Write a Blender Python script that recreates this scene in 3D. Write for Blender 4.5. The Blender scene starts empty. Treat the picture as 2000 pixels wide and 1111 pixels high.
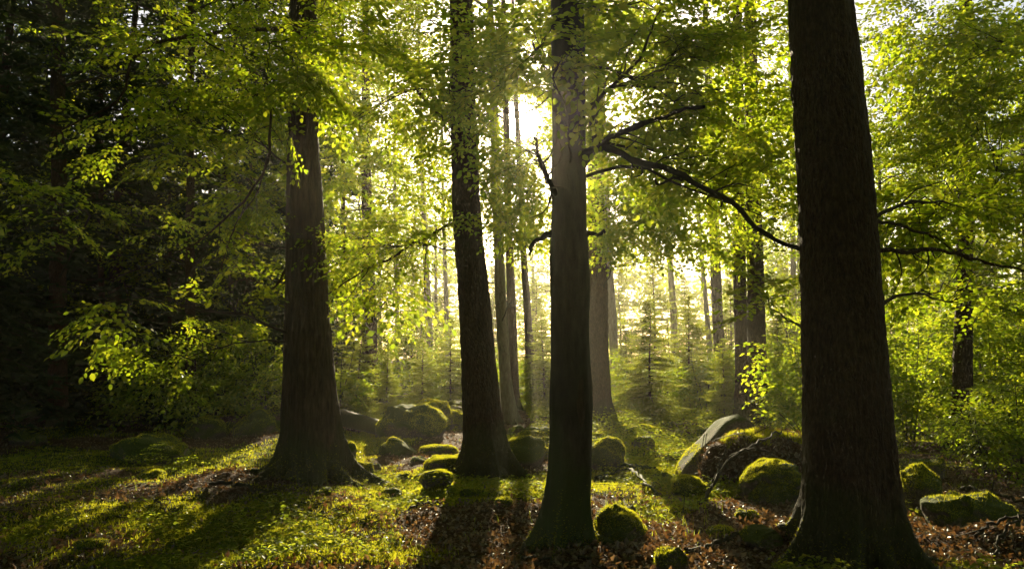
import bpy, math
import numpy as np
from mathutils import Vector

# ------------------------------------------------------------------ camera, sky, sun, exposure
SC = bpy.context.scene
W, Hh, F = 2000.0, 1111.0, 1450.0          # photograph size and focal length in its pixels
CAMZ = 1.6
PITCH = math.atan((690 - Hh / 2) / F)

cam_d = bpy.data.cameras.new('camera')
cam = bpy.data.objects.new('camera', cam_d)
SC.collection.objects.link(cam)
cam.location = (0, 0, CAMZ)
cam.rotation_euler = (math.pi / 2 + PITCH, 0, 0)
cam_d.sensor_width = 36.0
cam_d.lens = 36.0 * F / W
cam_d.clip_start = 0.05
cam_d.clip_end = 2000
SC.camera = cam


def ray(px, py):
    a, b = (px - W / 2) / F, (Hh / 2 - py) / F
    c, s = math.cos(PITCH), math.sin(PITCH)
    d = np.array([a, c - b * s, s + b * c])
    return d / np.linalg.norm(d)


SUN = ray(1022, 237)                        # direction towards the sun
ELEV = math.asin(SUN[2])
AZ = math.atan2(SUN[0], SUN[1])

world = bpy.data.worlds.new('World')
SC.world = world
world.use_nodes = True
nt = world.node_tree
bg = nt.nodes['Background']
sky = nt.nodes.new('ShaderNodeTexSky')
sky.sky_type = 'NISHITA'
sky.sun_disc = False
sky.sun_elevation = ELEV
sky.sun_rotation = AZ
sky.dust_density = 2.0
nt.links.new(sky.outputs[0], bg.inputs[0])
bg.inputs[1].default_value = 0.05
# the sun itself stands in the sky: a small disc with its aureole (far too small to light anything)
tc = nt.nodes.new('ShaderNodeTexCoord')
dp = nt.nodes.new('ShaderNodeVectorMath')
dp.operation = 'DOT_PRODUCT'
dp.inputs[1].default_value = tuple(SUN)
nt.links.new(tc.outputs['Generated'], dp.inputs[0])
sr = nt.nodes.new('ShaderNodeMapRange')
sr.interpolation_type = 'SMOOTHERSTEP'
sr.inputs['From Min'].default_value = math.cos(math.radians(1.5))
sr.inputs['From Max'].default_value = math.cos(math.radians(0.3))
sr.inputs['To Max'].default_value = 40.0
nt.links.new(dp.outputs['Value'], sr.inputs['Value'])
em = nt.nodes.new('ShaderNodeBackground')
em.inputs[0].default_value = (1.0, 0.9, 0.7, 1)
nt.links.new(sr.outputs[0], em.inputs[1])
sa = nt.nodes.new('ShaderNodeAddShader')
nt.links.new(bg.outputs[0], sa.inputs[0])
nt.links.new(em.outputs[0], sa.inputs[1])
nt.links.new(sa.outputs[0], nt.nodes['World Output'].inputs[0])

sun_d = bpy.data.lights.new('sun', 'SUN')
sun_d.energy = 5.0
sun_d.angle = math.radians(0.5)
sun_d.color = (1.0, 0.84, 0.55)
sun = bpy.data.objects.new('sun', sun_d)
SC.collection.objects.link(sun)
sun.rotation_euler = Vector(SUN).to_track_quat('Z', 'Y').to_euler()
sun.location = (0, 30, 40)

SC.view_settings.view_transform = 'Standard'
SC.view_settings.look = 'None'
SC.view_settings.exposure = 1.62
SC.view_settings.gamma = 1.0
SC.view_settings.use_curve_mapping = False
cy = SC.cycles
cy.use_denoising = True
cy.max_bounces = 7
cy.diffuse_bounces = 2
cy.glossy_bounces = 2
cy.transmission_bounces = 5
cy.volume_bounces = 1
cy.transparent_max_bounces = 4
cy.sample_clamp_indirect = 6.0
cy.caustics_reflective = False
cy.caustics_refractive = False
cy.use_adaptive_sampling = True
cy.adaptive_threshold = 0.01
HAZE = 0.0009

RG = np.random.default_rng(7)
U = RG.uniform


# ------------------------------------------------------------------ helpers
def at(px, py, Y):
    d = ray(px, py)
    return np.array([0, 0, CAMZ]) + d * (Y / d[1])


def on_ground(px, py):
    d = ray(px, py)
    t = CAMZ / -d[2]
    return np.array([d[0] * t, d[1] * t])


def _hash(ix, iy, iz, seed):
    h = (ix * 374761393 + iy * 668265263 + iz * 2147483647 + seed * 974711) & 0xFFFFFFFF
    h = ((h ^ (h >> 13)) * 1274126177) & 0xFFFFFFFF
    h = ((h ^ (h >> 16)) * 2246822519) & 0xFFFFFFFF
    return ((h ^ (h >> 15)) & 0xFFFFFF) / float(0xFFFFFF)


def vnoise(x, y, z=0.0, seed=0):
    x, y, z = np.broadcast_arrays(np.asarray(x, float), np.asarray(y, float), np.asarray(z, float))
    fx, fy, fz = np.floor(x), np.floor(y), np.floor(z)
    ix, iy, iz = fx.astype(np.int64), fy.astype(np.int64), fz.astype(np.int64)
    tx, ty, tz = x - fx, y - fy, z - fz
    tx, ty, tz = (t * t * (3 - 2 * t) for t in (tx, ty, tz))
    r = 0
    for a in (0, 1):
        wx = tx if a else 1 - tx
        for b in (0, 1):
            wy = ty if b else 1 - ty
            for c in (0, 1):
                wz = tz if c else 1 - tz
                r = r + wx * wy * wz * _hash(ix + a, iy + b, iz + c, seed)
    return r * 2 - 1


def fbm(x, y, z=0.0, seed=0, octv=4, gain=0.5):
    r, a, f = 0, 1.0, 1.0
    for i in range(octv):
        r = r + a * vnoise(np.asarray(x) * f, np.asarray(y) * f, np.asarray(z) * f, seed + i * 17)
        a *= gain
        f *= 2.03
    return r


def make_mesh(name, verts, faces, mats, smooth=False, midx=None):
    """faces: list of int arrays (n,k)."""
    m = bpy.data.meshes.new(name)
    verts = np.ascontiguousarray(verts, dtype=np.float32).reshape(-1, 3)
    faces = [np.asarray(f, dtype=np.int32) for f in faces if len(f)]
    loops = np.concatenate([f.ravel() for f in faces]) if faces else np.zeros(0, np.int32)
    tot = np.concatenate([np.full(len(f), f.shape[1], np.int32) for f in faces])
    start = np.concatenate([[0], np.cumsum(tot)[:-1]]).astype(np.int32)
    m.vertices.add(len(verts))
    m.vertices.foreach_set('co', verts.ravel())
    m.loops.add(len(loops))
    m.loops.foreach_set('vertex_index', loops)
    m.polygons.add(len(tot))
    m.polygons.foreach_set('loop_start', start)
    if smooth:
        m.polygons.foreach_set('use_smooth', np.ones(len(tot), bool))
    for mt in (mats if isinstance(mats, (list, tuple)) else [mats]):
        m.materials.append(mt)
    if midx is not None:
        m.polygons.foreach_set('material_index', np.asarray(midx, np.int32))
    m.update(calc_edges=True)
    return m


def link(name, data, parent=None, **props):
    o = bpy.data.objects.new(name, data)
    SC.collection.objects.link(o)
    if parent is not None:
        o.parent = parent
    for k, v in props.items():
        o[k] = v
    return o


def thing(name, loc, label, category, group=None):
    o = link(name, None, label=label, category=category)
    o.empty_display_size = 0.2
    o.location = loc
    if group:
        o['group'] = group
    return o


def part(name, verts, faces, mat, parent, smooth=False, **props):
    """mesh in world coordinates, stored relative to the parent's location (parents are never rotated here)."""
    off = np.array(parent.location) if parent is not None else np.zeros(3)
    p = parent
    while p is not None and p.parent is not None:
        p = p.parent
        off = off + np.array(p.location)
    v = np.asarray(verts).reshape(-1, 3) - off
    return link(name, make_mesh(name, v, faces, mat, smooth), parent, **props)


def tube(pts, rad, sides=6, cap=True):
    pts = np.asarray(pts, float)
    n = len(pts)
    rad = np.broadcast_to(np.asarray(rad, float), (n,))
    t = np.gradient(pts, axis=0)
    t /= np.linalg.norm(t, axis=1)[:, None] + 1e-9
    ref = np.array([0, 0, 1.0]) if abs(t[0, 2]) < 0.9 else np.array([1.0, 0, 0])
    u = np.cross(t, ref)
    u /= np.linalg.norm(u, axis=1)[:, None] + 1e-9
    w = np.cross(t, u)
    a = np.linspace(0, 2 * np.pi, sides, endpoint=False)
    v = pts[:, None, :] + rad[:, None, None] * (np.cos(a)[None, :, None] * u[:, None, :] + np.sin(a)[None, :, None] * w[:, None, :])
    i = np.arange(n - 1)[:, None] * sides
    j = np.arange(sides)[None, :]
    k = (j + 1) % sides
    f = np.stack([i + j, i + k, i + sides + k, i + sides + j], -1).reshape(-1, 4)
    v = v.reshape(-1, 3)
    return v, f


class Geo:
    def __init__(self):
        self.v, self.f, self.n = [], [], 0

    def add(self, v, f):
        v = np.asarray(v).reshape(-1, 3)
        self.v.append(v)
        for g in (f if isinstance(f, list) else [f]):
            self.f.append(np.asarray(g) + self.n)
        self.n += len(v)

    def arrays(self):
        by = {}
        for f in self.f:
            by.setdefault(f.shape[1], []).append(f)
        return np.concatenate(self.v), [np.concatenate(x) for x in by.values()]


def bez(p0, p1, p2, p3, n):
    t = np.linspace(0, 1, n)[:, None]
    return (1 - t) ** 3 * p0 + 3 * (1 - t) ** 2 * t * p1 + 3 * (1 - t) * t * t * p2 + t ** 3 * p3


def smooth_path(pts, n=24, jit=0.0):
    pts = np.asarray(pts, float)
    d = np.concatenate([[0], np.cumsum(np.linalg.norm(np.diff(pts, axis=0), axis=1))])
    s = np.linspace(0, d[-1], n)
    # Catmull-Rom through the points
    P = np.vstack([2 * pts[0] - pts[1], pts, 2 * pts[-1] - pts[-2]])
    out = []
    for q in s:
        k = min(max(int(np.searchsorted(d, q) - 1), 0), len(pts) - 2)
        t = (q - d[k]) / max(d[k + 1] - d[k], 1e-6)
        a, b, c, e = P[k], P[k + 1], P[k + 2], P[k + 3]
        out.append(0.5 * ((2 * b) + (c - a) * t + (2 * a - 5 * b + 4 * c - e) * t ** 2 + (3 * b - a - 3 * c + e) * t ** 3))
    out = np.array(out)
    if jit:
        out[1:-1] += RG.normal(0, jit, (n - 2, 3))
    return out


# ------------------------------------------------------------------ materials
def new_mat(name):
    m = bpy.data.materials.new(name)
    m.use_nodes = True
    n = m.node_tree
    n.nodes.clear()
    out = n.nodes.new('ShaderNodeOutputMaterial')
    return m, n, out


def nd(n, typ, **kw):
    x = n.nodes.new(typ)
    for k, v in kw.items():
        if k in x.inputs:
            x.inputs[k].default_value = v
        else:
            setattr(x, k, v)
    return x


def ramp(n, fac, stops):
    r = n.nodes.new('ShaderNodeValToRGB')
    e = r.color_ramp.elements
    while len(e) > 1:
        e.remove(e[-1])
    e[0].position, e[0].color = stops[0][0], (*stops[0][1], 1)
    for p, c in stops[1:]:
        x = e.new(p)
        x.color = (*c, 1)
    n.links.new(fac, r.inputs[0])
    return r


def leaf_mat(name, refl, trans, tmix=0.55, gloss=0.06, rough=0.35):
    m, n, out = new_mat(name)
    L = n.links.new
    g = nd(n, 'ShaderNodeNewGeometry')

    oi = nd(n, 'ShaderNodeObjectInfo')
    mr = nd(n, 'ShaderNodeMath')
    mr.operation = 'ADD'
    L(g.outputs['Random Per Island'], mr.inputs[0])
    L(oi.outputs['Random'], mr.inputs[1])
    fr = nd(n, 'ShaderNodeMath')
    fr.operation = 'FRACT'
    L(mr.outputs[0], fr.inputs[0])

    def col(stops):
        return ramp(n, fr.outputs[0], stops).outputs[0]
    r0, r1, r2 = refl
    t0, t1, t2 = trans
    cr = col([(0, r0), (0.5, r1), (1, r2)])
    ct = col([(0, t0), (0.5, t1), (1, t2)])
    d = nd(n, 'ShaderNodeBsdfDiffuse')
    t = nd(n, 'ShaderNodeBsdfTranslucent')
    L(cr, d.inputs[0])
    L(ct, t.inputs[0])
    mx = nd(n, 'ShaderNodeMixShader')
    mx.inputs[0].default_value = tmix
    L(d.outputs[0], mx.inputs[1])
    L(t.outputs[0], mx.inputs[2])
    gl = nd(n, 'ShaderNodeBsdfGlossy')
    gl.inputs['Roughness'].default_value = rough
    gl.inputs['Color'].default_value = (0.8, 0.85, 0.8, 1)
    m2 = nd(n, 'ShaderNodeMixShader')
    m2.inputs[0].default_value = gloss
    L(mx.outputs[0], m2.inputs[1])
    L(gl.outputs[0], m2.inputs[2])
    L(m2.outputs[0], out.inputs[0])
    return m


M = {}
M['leaf'] = leaf_mat('beech_leaf',
                     ((0.035, 0.075, 0.012), (0.05, 0.10, 0.015), (0.085, 0.13, 0.02)),
                     ((0.26, 0.39, 0.01), (0.42, 0.53, 0.015), (0.60, 0.62, 0.025)), 0.66, 0.03)
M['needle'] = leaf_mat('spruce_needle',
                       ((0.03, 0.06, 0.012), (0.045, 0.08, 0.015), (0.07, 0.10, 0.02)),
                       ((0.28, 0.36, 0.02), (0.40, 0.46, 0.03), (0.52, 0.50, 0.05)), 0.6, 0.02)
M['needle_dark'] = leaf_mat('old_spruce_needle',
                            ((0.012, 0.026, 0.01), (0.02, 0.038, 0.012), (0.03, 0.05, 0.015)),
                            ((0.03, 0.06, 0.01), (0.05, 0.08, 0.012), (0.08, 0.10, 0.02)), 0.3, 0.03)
M['herb'] = leaf_mat('herb_leaf',
                     ((0.05, 0.09, 0.012), (0.075, 0.115, 0.015), (0.11, 0.13, 0.02)),
                     ((0.28, 0.38, 0.02), (0.42, 0.48, 0.03), (0.56, 0.56, 0.04)), 0.62, 0.008)
M['mossblade'] = leaf_mat('moss_tuft',
                          ((0.06, 0.085, 0.008), (0.09, 0.115, 0.01), (0.12, 0.13, 0.015)),
                          ((0.36, 0.40, 0.015), (0.50, 0.50, 0.02), (0.64, 0.58, 0.03)), 0.62, 0.01)
M['litter'] = leaf_mat('dead_leaf',
                       ((0.05, 0.03, 0.017), (0.10, 0.06, 0.034), (0.20, 0.13, 0.08)),
                       ((0.10, 0.04, 0.012), (0.18, 0.08, 0.02), (0.30, 0.17, 0.06)), 0.35, 0.10, 0.45)


def bark_mat(name, c0, c1, c2, moss, mossh, kind):
    m, n, out = new_mat(name)
    L = n.links.new
    geo = nd(n, 'ShaderNodeNewGeometry')
    mp = nd(n, 'ShaderNodeMapping')
    mp.inputs['Scale'].default_value = {'furrow': (16, 16, 2.4), 'scale': (30, 30, 9), 'smooth': (13, 13, 3.5)}[kind]
    L(geo.outputs['Position'], mp.inputs[0])
    n1 = nd(n, 'ShaderNodeTexNoise', Scale=1.6, Detail=8, Roughness=0.65)
    L(mp.outputs[0], n1.inputs['Vector'])
    v = nd(n, 'ShaderNodeTexVoronoi', Scale=1.3)
    v.feature = 'DISTANCE_TO_EDGE'
    wv = nd(n, 'ShaderNodeVectorMath')
    wv.operation = 'MULTIPLY_ADD'
    L(n1.outputs['Color'], wv.inputs[0])
    wv.inputs[1].default_value = (0.9, 0.9, 0.9)
    L(mp.outputs[0], wv.inputs[2])
    L(wv.outputs[0], v.inputs['Vector'])
    n2 = nd(n, 'ShaderNodeTexNoise', Scale=1.1, Detail=4)
    L(geo.outputs['Position'], n2.inputs['Vector'])
    n3 = nd(n, 'ShaderNodeTexNoise', Scale=60, Detail=4)
    L(geo.outputs['Position'], n3.inputs['Vector'])
    cr = ramp(n, n1.outputs['Fac'], [(0.3, c0), (0.5, c1), (0.72, c2)])
    # lichen / moss, thicker near the foot of the tree where it really grows
    sx = nd(n, 'ShaderNodeSeparateXYZ')
    L(geo.outputs['Position'], sx.inputs[0])
    mr = nd(n, 'ShaderNodeMapRange')
    mr.inputs['From Min'].default_value = 0.0
    mr.inputs['From Max'].default_value = mossh
    mr.inputs['To Min'].default_value = 0.34
    mr.inputs['To Max'].default_value = -0.12
    L(sx.outputs['Z'], mr.inputs['Value'])
    ad = nd(n, 'ShaderNodeMath')
    ad.operation = 'ADD'
    L(n2.outputs['Fac'], ad.inputs[0])
    L(mr.outputs[0], ad.inputs[1])
    ms = nd(n, 'ShaderNodeMapRange')
    ms.inputs['From Min'].default_value = 0.52
    ms.inputs['From Max'].default_value = 0.72
    L(ad.outputs[0], ms.inputs['Value'])
    mult = nd(n, 'ShaderNodeMath')
    mult.operation = 'MULTIPLY'
    L(ms.outputs[0], mult.inputs[0])
    mult.inputs[1].default_value = moss
    mx = nd(n, 'ShaderNodeMix')
    mx.data_type = 'RGBA'
    L(mult.outputs[0], mx.inputs[0])
    L(cr.outputs[0], mx.inputs[6])
    mx.inputs[7].default_value = (0.045, 0.065, 0.012, 1)
    b = nd(n, 'ShaderNodeBsdfPrincipled')
    L(mx.outputs[2], b.inputs['Base Color'])
    b.inputs['Roughness'].default_value = 0.8
    b.inputs['Specular IOR Level'].default_value = 0.25
    bp = nd(n, 'ShaderNodeBump')
    bp.inputs['Strength'].default_value = {'furrow': 0.9, 'scale': 0.9, 'smooth': 0.8}[kind]
    bp.inputs['Distance'].default_value = 0.025 if kind != 'smooth' else 0.014
    sm = nd(n, 'ShaderNodeMath')
    sm.operation = 'MULTIPLY_ADD'
    vr = ramp(n, v.outputs['Distance'], [(0.0, (0, 0, 0)), (0.25, (1, 1, 1))])
    L(vr.outputs[0], sm.inputs[0])
    sm.inputs[1].default_value = 0.7 if kind != 'smooth' else 0.0
    s2 = nd(n, 'ShaderNodeMath')
    s2.operation = 'MULTIPLY_ADD'
    L(n3.outputs['Fac'], s2.inputs[0])
    s2.inputs[1].default_value = 0.25
    L(n1.outputs['Fac'], s2.inputs[2])
    L(s2.outputs[0], sm.inputs[2])
    L(sm.outputs[0], bp.inputs['Height'])
    L(bp.outputs[0], b.inputs['Normal'])
    L(b.outputs[0], out.inputs[0])
    return m


M['bark_furrow'] = bark_mat('furrowed_bark', (0.024, 0.014, 0.009), (0.065, 0.041, 0.026), (0.12, 0.08, 0.052), 0.7, 1.6, 'furrow')
M['bark_scale'] = bark_mat('scaly_red_brown_bark', (0.022, 0.012, 0.007), (0.062, 0.033, 0.019), (0.115, 0.068, 0.042), 0.6, 1.0, 'scale')
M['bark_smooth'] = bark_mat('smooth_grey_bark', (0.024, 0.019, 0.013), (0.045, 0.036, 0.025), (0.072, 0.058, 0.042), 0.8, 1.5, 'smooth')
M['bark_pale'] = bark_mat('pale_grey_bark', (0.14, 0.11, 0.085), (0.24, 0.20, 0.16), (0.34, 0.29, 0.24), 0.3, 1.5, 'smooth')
M['twig'] = bark_mat('twig_bark', (0.025, 0.018, 0.013), (0.05, 0.038, 0.028), (0.08, 0.06, 0.045), 0.2, 1.0, 'smooth')


def rock_mat(name, moss_lo, moss_hi, base=(0.10, 0.085, 0.062)):
    m, n, out = new_mat(name)
    L = n.links.new
    geo = nd(n, 'ShaderNodeNewGeometry')
    n1 = nd(n, 'ShaderNodeTexNoise', Scale=3.0, Detail=8, Roughness=0.6)
    n2 = nd(n, 'ShaderNodeTexNoise', Scale=38, Detail=5, Roughness=0.7)
    n4 = nd(n, 'ShaderNodeTexNoise', Scale=130, Detail=3)
    for x in (n1, n2, n4):
        L(geo.outputs['Position'], x.inputs['Vector'])
    b0 = tuple(c * 0.45 for c in base)
    b2 = tuple(min(1, c * 1.7) for c in base)
    cr = ramp(n, n2.outputs['Fac'], [(0.3, b0), (0.5, base), (0.75, b2)])
    cm = ramp(n, n4.outputs['Fac'], [(0.3, (0.03, 0.045, 0.006)), (0.5, (0.06, 0.085, 0.01)), (0.72, (0.11, 0.125, 0.018))])
    sx = nd(n, 'ShaderNodeSeparateXYZ')
    L(geo.outputs['Normal'], sx.inputs[0])
    ad = nd(n, 'ShaderNodeMath')
    ad.operation = 'MULTIPLY_ADD'
    L(n1.outputs['Fac'], ad.inputs[0])
    ad.inputs[1].default_value = 2.2
    L(sx.outputs['Z'], ad.inputs[2])
    ms = nd(n, 'ShaderNodeMapRange')
    ms.inputs['From Min'].default_value = moss_lo
    ms.inputs['From Max'].default_value = moss_hi
    L(ad.outputs[0], ms.inputs['Value'])
    mx = nd(n, 'ShaderNodeMix')
    mx.data_type = 'RGBA'
    L(ms.outputs[0], mx.inputs[0])
    L(cr.outputs[0], mx.inputs[6])
    L(cm.outputs[0], mx.inputs[7])
    b = nd(n, 'ShaderNodeBsdfPrincipled')
    L(mx.outputs[2], b.inputs['Base Color'])
    b.inputs['Roughness'].default_value = 0.9
    b.inputs['Specular IOR Level'].default_value = 0.2
    bp = nd(n, 'ShaderNodeBump')
    bp.inputs['Strength'].default_value = 0.8
    bp.inputs['Distance'].default_value = 0.03
    L(n2.outputs['Fac'], bp.inputs['Height'])
    L(bp.outputs[0], b.inputs['Normal'])
    L(b.outputs[0], out.inputs[0])
    return m


M['rock_moss'] = rock_mat('moss_covered_stone', 0.75, 1.25)
M['rock_bare'] = rock_mat('weathered_stone', 1.4, 1.9, (0.115, 0.095, 0.07))


def ground_mat():
    m, n, out = new_mat('forest_floor')
    L = n.links.new
    geo = nd(n, 'ShaderNodeNewGeometry')
    att = nd(n, 'ShaderNodeAttribute')
    att.attribute_name = 'moss'
    n1 = nd(n, 'ShaderNodeTexNoise', Scale=22, Detail=8, Roughness=0.7)
    n2 = nd(n, 'ShaderNodeTexNoise', Scale=70, Detail=6, Roughness=0.7)
    vo = nd(n, 'ShaderNodeTexVoronoi', Scale=24)
    for x in (n1, n2, vo):
        L(geo.outputs['Position'], x.inputs['Vector'])
    soil = ramp(n, n2.outputs['Fac'], [(0.3, (0.025, 0.014, 0.008)), (0.5, (0.075, 0.04, 0.022)), (0.72, (0.15, 0.09, 0.05))])
    moss = ramp(n, n2.outputs['Fac'], [(0.3, (0.03, 0.042, 0.006)), (0.5, (0.06, 0.08, 0.01)), (0.75, (0.11, 0.125, 0.018))])
    ad = nd(n, 'ShaderNodeMath')
    ad.operation = 'MULTIPLY_ADD'
    L(n1.outputs['Fac'], ad.inputs[0])
    ad.inputs[1].default_value = 0.9
    L(att.outputs['Fac'], ad.inputs[2])
    ms = nd(n, 'ShaderNodeMapRange')
    ms.inputs['From Min'].default_value = 0.8
    ms.inputs['From Max'].default_value = 1.1
    L(ad.outputs[0], ms.inputs['Value'])
    mx = nd(n, 'ShaderNodeMix')
    mx.data_type = 'RGBA'
    L(ms.outputs[0], mx.inputs[0])
    L(soil.outputs[0], mx.inputs[6])
    L(moss.outputs[0], mx.inputs[7])
    b = nd(n, 'ShaderNodeBsdfPrincipled')
    L(mx.outputs[2], b.inputs['Base Color'])
    b.inputs['Roughness'].default_value = 0.95
    b.inputs['Specular IOR Level'].default_value = 0.15
    bp = nd(n, 'ShaderNodeBump')
    bp.inputs['Strength'].default_value = 1.0
    bp.inputs['Distance'].default_value = 0.03
    hh = nd(n, 'ShaderNodeMath')
    hh.operation = 'ADD'
    L(n2.outputs['Fac'], hh.inputs[0])
    L(vo.outputs['Distance'], hh.inputs[1])
    L(hh.outputs[0], bp.inputs['Height'])
    L(bp.outputs[0], b.inputs['Normal'])
    L(b.outputs[0], out.inputs[0])
    return m


M['ground'] = ground_mat()


def wood_mat():
    m, n, out = new_mat('cut_wood')
    L = n.links.new
    geo = nd(n, 'ShaderNodeTexCoord')
    wv = nd(n, 'ShaderNodeTexNoise', Scale=30, Detail=5)
    L(geo.outputs['Object'], wv.inputs['Vector'])
    c = ramp(n, wv.outputs['Fac'], [(0.3, (0.10, 0.06, 0.03)), (0.6, (0.24, 0.16, 0.09))])
    b = nd(n, 'ShaderNodeBsdfPrincipled')
    L(c.outputs[0], b.inputs['Base Color'])
    b.inputs['Roughness'].default_value = 0.9
    L(b.outputs[0], out.inputs[0])
    return m


M['wood'] = wood_mat()

# ------------------------------------------------------------------ terrain
MOUNDS = []                                  # (x, y, radius, height): swells of the forest floor


def mound_px(px, py, w, h):
    g = on_ground(px, py)
    MOUNDS.append((g[0], g[1], w * g[1] / F / 2, h * g[1] / F))


for a in [(865, 915, 110, 16), (855, 962, 100, 22), (980, 980, 120, 22), (1000, 1010, 150, 10), (450, 940, 200, 12),
          (640, 1010, 260, 14), (1130, 1000, 200, 14), (1250, 870, 200, 16), (1180, 900, 130, 20), (1540, 1085, 150, 38),
          (1490, 900, 230, 40), (1960, 1075, 170, 40), (1880, 1000, 220, 25), (150, 1010, 400, 22), (420, 960, 220, 20),
          (1030, 890, 110, 20), (930, 875, 140, 12), (1290, 1010, 160, -10), (760, 900, 150, -10), (1230, 930, 140, -12)]:
    mound_px(*a)


def H(x, y):
    x, y = np.asarray(x, float), np.asarray(y, float)
    h = 0.10 * fbm(x * 0.35, y * 0.35, 0, 3, 3) + 0.045 * fbm(x * 1.5, y * 1.5, 0, 5, 3) + 0.012 * fbm(x * 7, y * 7, 0, 9, 2)
    d = np.hypot(x, y)
    h = h + np.clip((d - 16) / 40, 0, 1) ** 1.2 * (0.2 + 0.6 * fbm(x * 0.06, y * 0.06, 0, 11, 2))
    for (mx_, my_, r, hh) in MOUNDS:
        h = h + hh * np.exp(-((x - mx_) ** 2 + ((y - my_) * 0.8) ** 2) / (r * r) * 1.6)
    return h


def moss_mask(x, y):
    """0..1 how mossy / green the floor is (ground cover, made greener in the middle to brighten the sunlit floor)."""
    m = 0.43 + 0.9 * fbm(np.asarray(x) * 0.8, np.asarray(y) * 0.8, 0, 21, 4)
    # brown leaf litter along the hollow by the path and in front of the middle and right trunks
    for (px, py, w, amt) in [(760, 885, 170, 0.5), (1120, 1095, 330, 0.6), (1330, 1040, 210, 0.45), (1480, 1010, 170, 0.4),
                             (1850, 1070, 190, 0.6), (900, 1000, 170, 0.35), (560, 975, 130, 0.35), (1030, 920, 110, 0.35)]:
        g = on_ground(px, py)
        r = w * g[1] / F
        m = m - amt * np.exp(-((x - g[0]) ** 2 + ((y - g[1]) * 0.7) ** 2) / (r * r))
    for (px, py, w, amt) in [(740, 1040, 200, 0.5), (250, 1000, 260, 0.3), (460, 900, 140, 0.4), (960, 960, 90, 0.5),
                             (1240, 960, 90, 0.4), (1300, 860, 160, 0.5), (850, 940, 80, 0.5), (1080, 1000, 90, 0.3), (1310, 940, 150, 0.7), (1230, 890, 150, 0.7), (1400, 880, 100, .5), (1190, 960, 70, .5), (930, 950, 110, .5), (1280, 1000, 70, .35), (1020, 985, 70, .4)]:
        g = on_ground(px, py)
        r = w * g[1] / F
        m = m + amt * np.exp(-((x - g[0]) ** 2 + ((y - g[1]) * 0.7) ** 2) / (r * r))
    return np.clip(m, 0, 1)


def spaced(lo, a, b, hi, fine, n_out):
    mid = np.arange(a, b, fine)
    t = np.linspace(0, 1, n_out + 1)[1:] ** 2.2
    return np.concatenate([(a - (a - lo) * t)[::-1], mid, b + (hi - b) * t])


def terrain():
    xs = spaced(-112, -9, 9, 112, 0.075, 60)
    ys = spaced(-112, 3.5, 16, 112, 0.075, 70)
    X, Y = np.meshgrid(xs, ys)
    Z = H(X, Y)
    v = np.stack([X, Y, Z], -1).reshape(-1, 3)
    ny, nx = X.shape
    i = (np.arange(ny - 1)[:, None] * nx + np.arange(nx - 1)[None, :])
    f = np.stack([i, i + 1, i + nx + 1, i + nx], -1).reshape(-1, 4)
    me = make_mesh('forest_floor', v, [f], M['ground'], True)
    a = me.attributes.new('moss', 'FLOAT', 'POINT')
    a.data.foreach_set('value', moss_mask(v[:, 0], v[:, 1]).astype(np.float32))
    o = link('forest_floor', me, kind='structure')
    o['label'] = 'uneven forest floor of brown leaf litter and moss'


terrain()


# ------------------------------------------------------------------ leaves
LEAF6 = np.array([[0, 0, 0], [.28, .27, .06], [.68, .27, .05], [1, 0, -.06], [.68, -.27, .05], [.28, -.27, .06]])
LEAF6F = np.array([[0, 1, 2, 3], [0, 3, 4, 5]])
LEAF4 = np.array([[0, 0, 0], [.5, .31, .06], [1, 0, -.05], [.5, -.31, .06]])
LEAF4F = np.array([[0, 1, 2], [0, 2, 3]])


def rot_from(x, n):
    """rotation matrices with local x along x and local z near n; arrays (N,3)."""
    x = x / (np.linalg.norm(x, axis=-1, keepdims=True) + 1e-9)
    y = np.cross(n, x)
    y /= np.linalg.norm(y, axis=-1, keepdims=True) + 1e-9
    z = np.cross(x, y)
    return np.stack([x, y, z], -1)


def make_spray(rng, length=0.55, leaf=0.068, gap=0.040, lod=0, side=5):
    """one beech spray: local x along the twig, leaves alternate in a loose plane."""
    pos, dr = [], []

    def twig(p, d, ln):
        k = max(2, int(ln / gap))
        s = 1
        for q in range(k + 1):
            t = q / k
            c = p + d * ln * t + np.array([0, 0, -0.10 * ln * t * t])
            a = math.radians(rng.uniform(35, 70)) * s if q < k else 0
            s = -s
            ca, sa = math.cos(a), math.sin(a)
            pos.append(c)
            dr.append([d[0] * ca - d[1] * sa, d[0] * sa + d[1] * ca, rng.uniform(-0.5, 0.15)])
    twig(np.zeros(3), np.array([1.0, 0, 0]), length)
    s = 1
    for q in range(side):
        t = 0.12 + 0.7 * q / side
        a = math.radians(rng.uniform(38, 58)) * s
        s = -s
        twig(np.array([length * t, 0, 0]), np.array([math.cos(a), math.sin(a), rng.uniform(-.2, .15)]), length * rng.uniform(0.25, 0.5) * (1.1 - t * 0.6))
    pos, dr = np.array(pos), np.array(dr)
    n = len(pos)
    nrm = np.array([0, 0, 1.0]) + rng.normal(0, 0.42, (n, 3))
    R = rot_from(dr, nrm)
    sc = leaf * rng.uniform(0.5, 1.25, n)
    base, fc = (LEAF6, LEAF6F) if lod == 0 else (LEAF4, LEAF4F)
    v = np.einsum('nij,kj->nki', R, base) * sc[:, None, None] + pos[:, None, :]
    f = (fc[None] + (np.arange(n) * len(base))[:, None, None]).reshape(-1, fc.shape[1])
    return v.reshape(-1, 3), f


SPR = {0: [make_spray(RG) for _ in range(6)],
       1: [make_spray(RG, 0.62, 0.098, 0.075, 1, 5) for _ in range(5)],
       2: [make_spray(RG, 0.9, 0.17, 0.15, 1, 5) for _ in range(4)],
       3: [make_spray(RG, 1.6, 0.34, 0.3, 1, 5) for _ in range(4)]}

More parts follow.
